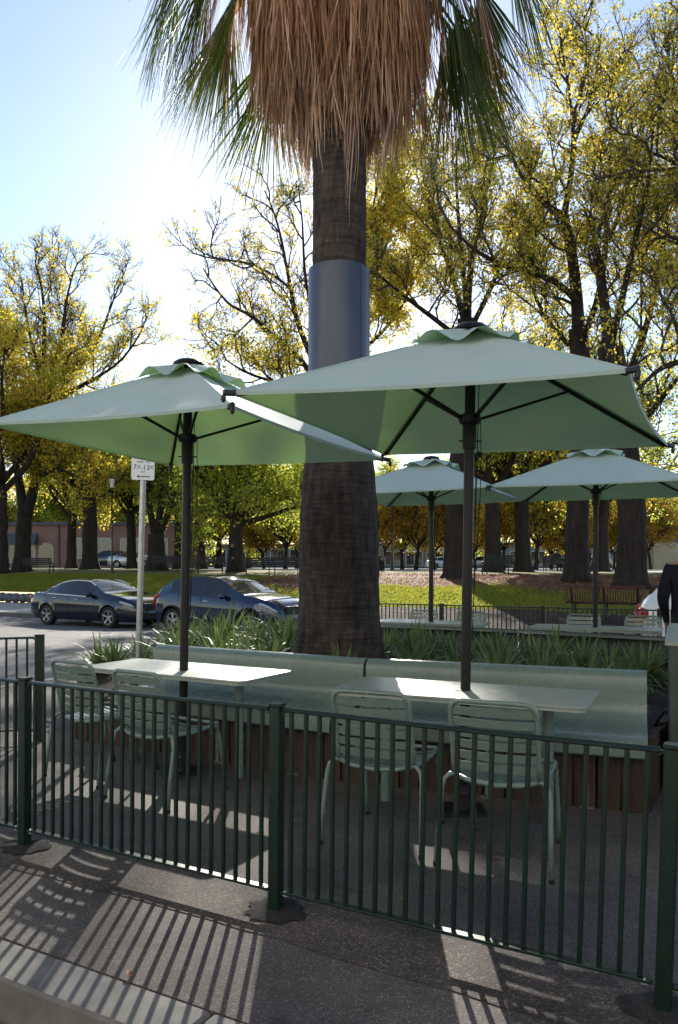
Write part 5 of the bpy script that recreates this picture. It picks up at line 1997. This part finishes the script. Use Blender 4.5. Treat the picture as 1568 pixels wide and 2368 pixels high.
        xf = L - sp['lamp'][0]
        pts = []
        for x in frange(L - sp['lamp'][1], L - sp['lamp'][0], 8):
            pts.append((x, side * (yb(x, 5)[0] * .985), yb(x, 5)[1] - .03))
        b.tube(pts, [.02] + [.055] * 7 + [.03], 8, True, (1, .75))
        hl = b.build('headlight', M['lens'], root, True)
        b = MB()
        pts = []
        for x in frange(.03, sp['tail'], 6):
            pts.append((x, side * (yb(x, 5)[0] * .99), yb(x, 5)[1] - sp.get('tail_drop', .05)))
        b.tube(pts, [.07] * 6 + [.03], 8, True, (1, sp.get('tail_tall', .9)))
        b.build('tail_light', M['red_lens'], root, True)
        if sp.get('cladding'):
            b = MB()
            for xw in wx:
                pts = []
                for k in range(15):
                    a = RAD(-5 + 190 * k / 14)
                    x = xw + (r + .07) * math.cos(a)
                    pts.append((x, side * (yb(max(0, min(L, x)), 2)[0] + .008), r + (r + .07) * math.sin(a)))
                b.tube(pts, .036, 6, True, (.5, 1))
            pts = [(x, side * (yb(x, 1)[0] + .0), sp['sill'] + .05) for x in frange(wx[0] + r, wx[1] - r, 8)]
            b.tube(pts, .05, 6)
            b.build('cladding', M['plastic'], root, True)
    # grille and lower intake
    b = MB()
    zg = sp['grille']
    for k in range(5):
        z = zg + k * .035
        b.tube([(L - .10 + .012 * (2 - abs(k - 2)), y, z) for y in frange(-.38, .38, 6)], .008, 5)
    b.build('grille', M['chrome'], root)
    b = MB()
    b.bevel_box((L - .06, 0, zg + .07), (.06, .40, .105), .02)
    b.bevel_box((L - .05, 0, sp['sill'] + .12), (.06, .5, .06), .02)
    b.build('intake', M['plastic'], root)
    return root

SEDAN = dict(L=4.72, hw=.915, r=.325, wheels=(.98, 3.70), sill=.20, breaks=(1.0, 1.22, 1.26, 1.92, 2.0, 2.96, .78, 1.52, 2.62, 3.42),
             top=[(0, .55), (.03, .82), (.10, .97), (.25, 1.02), (.72, 1.06), (1.05, 1.22), (1.5, 1.385), (2.0, 1.445), (2.45, 1.44), (2.75, 1.385), (3.1, 1.235), (3.45, 1.06), (3.75, 1.005), (4.2, .92), (4.5, .80), (4.66, .64), (4.72, .45)],
             belt=[(0, .5), (.03, .75), (.1, .90), (.8, .985), (1.6, .965), (2.6, .925), (3.4, .90), (3.9, .855), (4.3, .77), (4.6, .64), (4.72, .42)],
             w=[(0, .62), (.08, .78), (.4, .885), (1.2, .915), (3.4, .91), (4.2, .87), (4.55, .74), (4.68, .60), (4.72, .5)],
             wr=[(0, .55), (.1, .70), (.75, .72), (1.2, .63), (1.9, .585), (2.6, .60), (3.0, .68), (3.5, .78), (4.2, .74), (4.6, .58), (4.72, .42)],
             side_glass=((1.0, 1.22), (1.26, 1.92), (2.0, 2.96)), screen=(2.62, 3.42), rear_glass=(.78, 1.52), chrome=True, handles=(1.36, 2.36), mirror=2.98,
             seams=(1.28, 1.96, 3.12), lamp=(.16, .62), tail=.30, grille=.56, rim='five')
SUV = dict(L=4.30, hw=.89, r=.345, wheels=(.80, 3.42), sill=.24, breaks=(.62, 1.0, 1.06, 1.78, 1.84, 2.66, .2, .62, 2.26, 3.18),
           top=[(0, .62), (.04, .95), (.12, 1.10), (.35, 1.33), (.6, 1.49), (1.0, 1.575), (1.6, 1.605), (2.1, 1.575), (2.45, 1.48), (2.85, 1.28), (3.2, 1.105), (3.55, 1.05), (3.95, .95), (4.18, .80), (4.27, .6), (4.30, .48)],
           belt=[(0, .55), (.08, .92), (.2, 1.06), (.9, 1.09), (1.8, 1.02), (2.8, .965), (3.3, .945), (3.7, .90), (4.05, .78), (4.22, .62), (4.30, .45)],
           w=[(0, .66), (.08, .78), (.35, .865), (1.0, .885), (3.3, .885), (3.9, .85), (4.15, .74), (4.26, .62), (4.3, .5)],
           wr=[(0, .6), (.15, .68), (.5, .62), (1.0, .59), (2.0, .60), (2.5, .66), (3.1, .77), (3.8, .74), (4.15, .6), (4.3, .42)],
           side_glass=((.62, 1.0), (1.06, 1.78), (1.84, 2.66)), screen=(2.26, 3.18), rear_glass=(.2, .62), chrome=False, handles=(1.98,), mirror=2.62, mirror_paint=True,
           seams=(1.02, 1.81, 2.84), lamp=(.12, .62), tail=.30, grille=.62, rim='split', cladding=True)
HATCH = dict(SUV)
HATCH.update(L=4.3, tail=.16, tail_drop=.13, tail_tall=1.9, cladding=False, r=.32, sill=.2, rim='five', mirror_paint=False)
CARYAW = RAD(-31)
def on_road(x, d, z=None):
    p = at(x, 1309, d)
    return Vector((p.x, p.y, ground_z(p.x, p.y) if z is None else z))
cu = Vector((math.cos(CARYAW), math.sin(CARYAW), 0))
sw = on_road(113, 24.4, -.33)           # sedan rear wheel
cv = Vector((-math.sin(CARYAW), math.cos(CARYAW), 0))
p = sw - cu * .98 + cv * .80
make_car('sedan_car', 'dark navy sedan with chrome window trim parked across the street', 'car', (p.x, p.y, -.33), CARYAW, SEDAN, M['navy'], 'cars parked across the street')
vw = on_road(404, 21.4, -.33)
p = vw - cu * .80 + cv * .77
make_car('crossover_car', 'deep blue crossover parked ahead of the sedan, left of the palm', 'car', (p.x, p.y, -.33), CARYAW, SUV, M['blue_paint'], 'cars parked across the street')
pw = on_road(1499, 13.6, -.15)
make_car('hatchback_car', 'white car with a tall red tail light behind the person at right', 'car', (pw.x, pw.y + .5, -.17), RAD(-20), HATCH, M['white_paint'])

# far traffic beyond the trees
for i, (x, d, yaw, sp, pt, lab) in enumerate([
        (255, 69, -8, SEDAN, M['silver_paint'], 'small silver car far off behind the left trees'),
        (300, 71, 176, SUV, M['navy'], 'small dark car far off left of the sign pole'),
        (985, 92, 4, SEDAN, M['white_paint'], 'small pale car far off behind the first far parasol pole'),
        (1150, 94, 178, SUV, M['silver_paint'], 'small silver car far off between the far parasols'),
        (1330, 92, 2, SEDAN, M['white_paint'], 'small white car far off beside the elm trunk at right'),
        (1412, 94, 180, SUV, M['white_paint'], 'small white car far off right of the far right pole'),
        (1260, 96, 0, SEDAN, M['navy'], 'small dark car far off behind the seated person')]):
    p = at(x, 1309, d)
    make_car('distant_car', lab, 'car', (p.x, p.y, ground_z(p.x, p.y)), RAD(yaw), sp, pt, 'cars far beyond the park', False)

# ---------------------------------------------------------------- street lamps in the park
def make_lamp(label, x, d, h):
    p = at(x, 1309, d)
    root = thing('park_lamp', label, 'lamp', (p.x, p.y, ground_z(p.x, p.y)), 0, 'lantern lamps in the park')
    b = MB()
    b.lathe([(.13, 0), (.13, .1), (.09, .3), (.065, .5), (.05, .55), (.042, h - .75), (.06, h - .72), (.06, h - .66), (.03, h - .62)], 14)
    b.build('post', M['fence_black'], root, 'auto')
    b = MB()
    b.lathe([(.09, h - .62), (.11, h - .58), (.185, h - .14), (.19, h - .12)], 8)
    b.build('lantern_glass', M['lamp_glass'], root)
    b = MB()
    b.lathe([(.22, h - .12), (.22, h - .10), (.12, h - .02), (.05, h + .03), (.02, h + .1)], 8)
    b.build('lantern_roof', M['fence_black'], root)
make_lamp('park lamp standing on the lawn left of the street sign', 259, 45, 5.6)
make_lamp('park lamp just right of the left parasol pole', 459, 58, 5.6)
make_lamp('park lamp with bright lantern right of the palm trunk', 907, 52, 5.0)

# ---------------------------------------------------------------- park benches
def make_bench(label, x, d, yaw, mat, W=1.8, base=None, vertical=False, group=None, hz=1.0):
    p = at(x, 1309, d)
    root = thing('park_bench', label, 'bench', (p.x, p.y, ground_z(p.x, p.y)), RAD(yaw), group)
    if vertical:
        n = int(W / .064)
        for k in range(n):
            xx = -W / 2 + W * (k + .5) / n
            b = MB()
            b.tube([(xx, -.34, .41), (xx, -.1, .44), (xx, .12, .43), (xx, .22, .46), (xx, .27, .55), (xx, .36, .9)], .019, 4)
            b.build('slat', mat, root)
        b = MB()
        b.box((0, .02, .40), (W / 2, .02, .02))
        b.box((0, .335, .86), (W / 2, .014, .02))
        b.box((0, -.33, .40), (W / 2, .014, .02))
        b.build('rail', mat, root)
    else:
        for y, z, hx, hy, hz_ in ((-.22, .44, W / 2, .045, .015), (-.1, .43, W / 2, .045, .015), (.02, .43, W / 2, .045, .015), (.14, .44, W / 2, .045, .015)):
            b = MB(); b.bevel_box((0, y, z), (hx, hy, hz_), .005); b.build('slat', mat, root)
        for y, z in ((.24, .56), (.27, .67), (.30, .78), (.33, .89)):
            b = MB(); b.bevel_box((0, y, z), (W / 2, .014, .045), .005); b.build('slat', mat, root)
    for sx in (-1, 0, 1) if W > 2 else (-1, 1):
        b = MB()
        xx = sx * (W / 2 - .2)
        b.tube([(xx, -.24, 0), (xx, -.22, .42)], .028, 6)
        b.tube([(xx, .2, 0), (xx, .18, .42), (xx, .29, .85)], .028, 6)
        b.tube([(xx, -.25, .40), (xx, .2, .40)], .024, 6)
        b.tube([(xx, -.24, .42), (xx, -.25, .62), (xx, .2, .64)], .02, 6)
        b.build('leg', M['bench_dark'], root)
    return root
make_bench('dark red slatted park bench at right in front of the elms', 1401, 21.2, 152, M['bench_red'], 2.1, vertical=True)
G = 'dark park benches under the trees'
make_bench('dark park bench at far left beside the forked elm', 92, 47, 170, M['bench_dark'], 1.9, group=G)
make_bench('dark park bench just right of the left parasol pole', 486, 45, 185, M['bench_dark'], 1.8, group=G)
make_bench('dark park bench behind the blue crossover, left of a pair', 596, 41, 185, M['bench_dark'], 1.6, group=G)
make_bench('dark park bench touching the palm trunk, right of a pair', 662, 41, 183, M['bench_dark'], 1.6, group=G)
make_bench('dark park bench between the near and far right poles', 1146, 38, 200, M['bench_dark'], 1.6, group=G)
make_bench('dark park bench behind the sign pole', 385, 48, 180, M['bench_dark'], 1.8, group=G)

# ---------------------------------------------------------------- buildings
def make_building(label, x0, x1, d, top_y, mat, roof_mat, wins, yaw=0, extra=None, base_z=None):
    a, c = at(x0, 1309, d), at(x1, 1309, d)
    W = c.x - a.x
    zb = ground_z(a.x, d) if base_z is None else base_z
    H = CAMH - (top_y - 1309) / F * d - zb
    root = thing('building', label, 'building', ((a.x + c.x) / 2, d, zb - .05), RAD(yaw))
    b = MB()
    b.box((0, 4, H / 2), (W / 2, 4, H / 2))
    b.build('wall', mat, root)
    b = MB()
    b.box((0, 4, H + .16), (W / 2 + .3, 4.3, .16))
    b.build('roof', roof_mat, root)
    for (fx, z0, w, h) in wins:
        xx = -W / 2 + W * fx
        b = MB()
        for sx in (-1, 1):
            b.box((xx + sx * w / 2, -.02, z0 + h / 2), (.06, .06, h / 2 + .06))
        b.box((xx, -.02, z0 + h), (w / 2, .06, .06))
        b.box((xx, -.05, z0 - .03), (w / 2 + .1, .1, .05))
        b.box((xx, -.01, z0 + h / 2), (.03, .04, h / 2))
        f = b.build('window', M['frame_white'], root)
        b = MB()
        b.box((xx, .0, z0 + h / 2), (w / 2 - .05, .02, h / 2 - .02))
        b.build('pane', M['window_dark'], f)
    if extra:
        extra(root, W, H)
    return root
def pink_extra(root, W, H):
    xx = -W / 2 + W * .315
    b = MB()
    b.add([(xx - 1.6, .0, 3.4), (xx + 1.6, .0, 3.4), (xx + 1.6, -1.1, 2.5), (xx - 1.6, -1.1, 2.5), (xx + 1.6, -1.1, 2.3), (xx - 1.6, -1.1, 2.3), (xx - 1.6, 0, 2.4), (xx + 1.6, 0, 2.4)],
          [(0, 3, 2, 1), (3, 5, 4, 2), (0, 6, 5, 3), (1, 2, 4, 7)])
    b.build('awning', M['awning'], root)
    b = MB()
    xx = -W / 2 + W * .42
    n = 10
    pts = [(xx - .75, -.05, 0)] + [(xx + .75 * math.cos(math.pi - math.pi * k / n), -.05, 1.9 + .6 * math.sin(math.pi * k / n)) for k in range(n + 1)] + [(xx + .75, -.05, 0)]
    b.add(pts, [tuple(range(len(pts)))])
    b.build('door', M['window_dark'], root)
    b = MB()
    b.tube([(-W / 2 + W * .475, -.1, 0), (-W / 2 + W * .475, -.1, H)], .09, 8)
    b.build('drain_pipe', M['awning'], root)
make_building('terracotta pink rendered building behind the trees at left', -120, 420, 76, 1213, M['pink'], M['roof'],
              [(.08, 1.0, 1.6, 1.8), (.18, 1.0, 1.6, 1.8), (.315, .6, 2.6, 1.7), (.56, 1.0, 1.8, 1.9), (.66, 1.0, 1.8, 1.9), (.78, 1.0, 1.8, 1.9), (.9, 1.0, 1.8, 1.9)], 0, pink_extra)
make_building('long low blue grey building far behind the palm', 430, 880, 112, 1262, M['bluegrey'], M['roof'], [(f, .9, 2.0, 1.7) for f in (.07, .17, .27, .37, .47, .57, .67, .77, .87, .95)])
make_building('long blue grey shop building far behind the right trees', 880, 1480, 112, 1258, M['bluegrey'], M['roof'], [(f, .5, 2.4, 2.0) for f in (.05, .13, .21, .29, .37, .45, .53, .61, .69, .77, .85, .93)])
make_building('beige building with small windows at the right edge', 1512, 1680, 80, 1252, M['beige'], M['roof'], [(f, 2.6, .5, .5) for f in (.06, .14, .22, .30, .38, .46, .6, .75)])

# unseen shop terrace added behind the viewpoint, its tall pale fronts bouncing sun into shade
sfp = sheet('shop_footpath', M['concrete'], frange(-40, 40, 10), [-9.2, -6.2], lambda x, y: -.02)
tag(sfp, 'pale concrete footpath in front of the added shop terrace', 'path', kind='structure')
for k, (s0, W_, H_, lab) in enumerate(((-26, 17.5, 16.0, 'unseen cream shop building added to bounce sun, west end'), (-8.4, 16.8, 17.0, 'unseen white shop building added to bounce sun onto the seating'), (8.5, 17.5, 15.5, 'unseen cream shop building added to bounce sun, east end'))):
    p = st(s0 + W_ / 2, -9.2)
    root = thing('bounce_shop_building', lab, 'building', (p.x, p.y, -.05), UYAW, 'unseen shop terrace added to bounce sun')
    b = MB()
    b.box((0, -4, H_ / 2), (W_ / 2, 4, H_ / 2))
    b.build('wall', M['bounce_white'], root)
    b = MB()
    b.box((0, -4, H_ + .2), (W_ / 2 + .1, 4.25, .2))
    b.build('cornice', M['bounce_white'], root)
    b = MB()
    b.add([(-W_ / 2, 0, 3.5), (W_ / 2, 0, 3.5), (W_ / 2, 1.6, 3.1), (-W_ / 2, 1.6, 3.1), (W_ / 2, 1.6, 2.9), (-W_ / 2, 1.6, 2.9)], [(0, 1, 2, 3), (3, 2, 4, 5)])
    b.build('awning', M['bounce_white'], root)
    for q in range(6):
        xx = -W_ / 2 + W_ * (q + .5) / 6
        for z0, h_ in ((.5, 2.0), (4.6, 1.8), (8.0, 1.6), (11.6, 1.6)):
            b = MB()
            b.box((xx, .02, z0 + h_ / 2), (.62 if z0 > 1 else 1.1, .03, h_ / 2))
            wn = b.build('window', M['frame_white'], root)
            b = MB()
            b.box((xx, .04, z0 + h_ / 2), (.54 if z0 > 1 else 1.0, .03, h_ / 2 - .08))
            b.build('pane', M['window_dark'], wn)

# ---------------------------------------------------------------- people
def make_person(label, loc, yaw, top_mat, leg_mat, pose, hgt=1.74, group=None, bulk=1.0):
    """pose: dict of joint positions in metres for a 1.74 m figure facing -y"""
    root = thing('person', label, 'person', loc, yaw, group)
    J = dict(pelvis=(0, 0, .95), waist=(0, .0, 1.08), chest=(0, .01, 1.30), neck=(0, .01, 1.47), head0=(0, -.005, 1.55), head1=(0, -.02, 1.66), head2=(0, -.01, 1.72),
             sh_l=(.17, .01, 1.42), el_l=(.24, .03, 1.14), wr_l=(.25, -.05, .90), sh_r=(-.17, .01, 1.42), el_r=(-.24, .03, 1.14), wr_r=(-.25, -.05, .90),
             hip_l=(.09, 0, .92), kn_l=(.10, -.02, .50), an_l=(.10, .02, .09), to_l=(.11, -.14, .04), hip_r=(-.09, 0, .92), kn_r=(-.10, -.02, .50), an_r=(-.10, .02, .09), to_r=(-.11, -.14, .04))
    J.update(pose)
    rad = dict(pelvis=(.155, .115), waist=(.145, .105), chest=(.17, .115), neck=(.06, .06), head0=(.068, .08), head1=(.08, .098), head2=(.055, .07), sh_l=(.075, .075), el_l=(.052, .052), wr_l=(.036, .036), sh_r=(.075, .075), el_r=(.052, .052), wr_r=(.036, .036),
               hip_l=(.10, .10), kn_l=(.068, .068), an_l=(.045, .05), to_l=(.04, .032), hip_r=(.10, .10), kn_r=(.068, .068), an_r=(.045, .05), to_r=(.04, .032))
    for q in ('pelvis', 'waist', 'chest', 'sh_l', 'sh_r', 'el_l', 'el_r', 'hip_l', 'hip_r', 'kn_l', 'kn_r'):
        rad[q] = (rad[q][0] * bulk, rad[q][1] * bulk)
    names = list(J)
    E = [('pelvis', 'waist'), ('waist', 'chest'), ('chest', 'neck'), ('neck', 'head0'), ('head0', 'head1'), ('head1', 'head2'), ('chest', 'sh_l'), ('sh_l', 'el_l'), ('el_l', 'wr_l'), ('chest', 'sh_r'), ('sh_r', 'el_r'), ('el_r', 'wr_r'),
         ('pelvis', 'hip_l'), ('hip_l', 'kn_l'), ('kn_l', 'an_l'), ('an_l', 'to_l'), ('pelvis', 'hip_r'), ('hip_r', 'kn_r'), ('kn_r', 'an_r'), ('an_r', 'to_r')]
    pos = [Vector(J[n]) for n in names]
    rr = [rad[n] for n in names]
    edges = [(names.index(a), names.index(c)) for a, c in E]
    # hands: palm and five fingers
    for sd in ('l', 'r'):
        w = Vector(J['wr_' + sd]); e = Vector(J['el_' + sd])
        d = (w - e).normalized()
        sx = 1 if sd == 'l' else -1
        lat = Vector((0, -1, 0)) - d * Vector((0, -1, 0)).dot(d)
        lat = lat.normalized() if lat.length > .1 else Vector((0, 0, 1))
        inn = d.cross(lat).normalized()
        if inn.x * sx > 0:
            inn = -inn
        iw = names.index('wr_' + sd)
        pm = len(pos)
        pos.append(w + d * .075); rr.append((.038, .024)); edges.append((iw, pm))
        for k in range(4):
            o = lat * (.033 - .022 * k)
            fl = (.075, .083, .078, .062)[k]
            base = w + d * .088 + o
            i0 = len(pos)
            pos += [base, base + d * fl * .5 + inn * .012, base + d * fl * .85 + inn * .04]
            rr += [(.0105, .0105), (.0095, .0095), (.0075, .0075)]
            edges += [(pm, i0), (i0, i0 + 1), (i0 + 1, i0 + 2)]
        i0 = len(pos)
        pos += [w + d * .045 + lat * .042 + inn * .008, w + d * .085 + lat * .06 + inn * .02]
        rr += [(.012, .012), (.0095, .0095)]
        edges += [(pm, i0), (i0, i0 + 1)]
    me = bpy.data.meshes.new('body')
    me.from_pydata([tuple(p) for p in pos], edges, [])
    tmp = bpy.data.objects.new('tmp_body', me)
    COL.objects.link(tmp)
    sk = tmp.modifiers.new('skin', 'SKIN')
    sk.use_smooth_shade = True
    for i, v in enumerate(me.skin_vertices[0].data):
        v.radius = rr[i]
        v.use_root = (i == 0)
    sb = tmp.modifiers.new('sub', 'SUBSURF')
    sb.levels = sb.render_levels = 2
    dg = bpy.context.evaluated_depsgraph_get()
    bm_ = bpy.data.meshes.new_from_object(tmp.evaluated_get(dg))
    bpy.data.objects.remove(tmp)
    bm_.name = 'body'
    bm_.materials.clear()
    for m_ in (M['skin'], top_mat, leg_mat, M['tyre']):
        bm_.materials.append(m_)
    pel, nk = Vector(J['pelvis']), Vector(J['neck'])
    wl, wr_ = Vector(J['wr_l']), Vector(J['wr_r'])
    for f in bm_.polygons:
        c = f.center
        idx = 1
        near_hand = min((c - wl).length, (c - wr_).length)
        hand_l = (c - wl).dot((wl - Vector(J['el_l'])).normalized()) > .0 and (c - wl).length < .24
        hand_r = (c - wr_).dot((wr_ - Vector(J['el_r'])).normalized()) > .0 and (c - wr_).length < .24
        if c.z > nk.z + .025:
            idx = 0
        elif hand_l or hand_r:
            idx = 0
        elif (c - Vector(J['to_l'])).length < .13 or (c - Vector(J['to_r'])).length < .13 or c.z < .08:
            idx = 3
        elif c.z < pel.z - .02 or ((c - pel).length > .12 and c.z < pel.z + .04 and c.y < -.12):
            idx = 2
        f.material_index = idx
    bm_.shade_smooth()
    bo = link('body', bm_, root)
    k = hgt / 1.74
    bo.scale = (k, k, k)
    # hair, face
    hd = Vector(J['head1'])
    b = MB()
    b.ell((hd.x, hd.y + .018, hd.z + .03), (.092, .105, .088), 14, 9)
    b.v = [v for v in b.v]
    ho = b.build('hair', M['hair'], root, True)
    ho.scale = (k, k, k)
    b = MB()
    b.ell((hd.x, hd.y - .108, hd.z - .035), (.014, .022, .024), 8, 6)
    for sx in (-1, 1):
        b.ell((hd.x + sx * .085, hd.y + .0, hd.z - .03), (.012, .024, .034), 8, 6)
    fo = b.build('face_features', M['skin'], root, True)
    fo.scale = (k, k, k)
    b = MB()
    for sx in (-1, 1):
        b.ell((hd.x + sx * .032, hd.y - .090, hd.z - .008), (.012, .010, .007), 8, 6)
    b.ell((hd.x, hd.y - .094, hd.z - .075), (.024, .010, .006), 8, 6)
    eo = b.build('eyes_and_mouth', M['hair'], root, True)
    eo.scale = (k, k, k)
    return root
# at the right edge: only back, arm and hand are in view
pp = at(1594, 1309, 8.6)
make_person('person in a dark jacket at the right edge, arm bent, only partly in view', (pp.x, pp.y, 0), RAD(160), M['cloth_navy'], M['cloth_black'],
            dict(sh_l=(.20, .02, 1.43), el_l=(.27, .08, 1.12), wr_l=(.22, -.10, .86), sh_r=(-.20, .02, 1.43), el_r=(-.27, .05, 1.13), wr_r=(-.18, -.12, .90)), 1.78, None, 1.28)
def stand(x, d, lab, top, yaw, pose={}):
    p = at(x, 1309, d)
    make_person(lab, (p.x, p.y, ground_z(p.x, p.y)), RAD(yaw), top, M['cloth_black'], pose, 1.72, 'people in the park')
walk = dict(kn_l=(.10, -.16, .52), an_l=(.10, -.16, .09), to_l=(.11, -.31, .05), kn_r=(-.10, .04, .50), an_r=(-.10, .24, .12), to_r=(-.11, .12, .03), wr_l=(.25, .10, .90), wr_r=(-.25, -.18, .94))
sit = {}
base = dict(pelvis=(0, .1, .55), waist=(0, .12, .68), chest=(0, .11, .90), neck=(0, .08, 1.07), head0=(0, .05, 1.15), head1=(0, .03, 1.26), head2=(0, .03, 1.32), sh_l=(.17, .1, 1.02), el_l=(.23, .02, .76), wr_l=(.12, -.18, .66), sh_r=(-.17, .1, 1.02), el_r=(-.23, .02, .76), wr_r=(-.12, -.18, .66),
            hip_l=(.09, .06, .53), kn_l=(.11, -.36, .52), an_l=(.11, -.36, .09), to_l=(.11, -.5, .04), hip_r=(-.09, .06, .53), kn_r=(-.11, -.36, .52), an_r=(-.11, -.36, .09), to_r=(-.11, -.5, .04))
stand(537, 42.5, 'person in black walking in front of the round leafy tree', M['cloth_black'], 60, walk)
stand(1092, 58, 'person in dark clothes walking far off behind the first far parasol', M['cloth_navy'], -80, walk)
stand(1040, 60, 'person in grey walking far off beside the near parasol pole', M['cloth_grey'], 90, walk)
stand(881, 47, 'person in grey standing right beside the palm trunk edge', M['cloth_grey'], 120)
make_bench('dark park bench with a seated person, right of the near pole', 1283, 46, 185, M['bench_dark'], 1.6, group=G)
stand(1288, 46.02, 'person in black sitting on a far bench between the right poles', M['cloth_black'], 5, base)
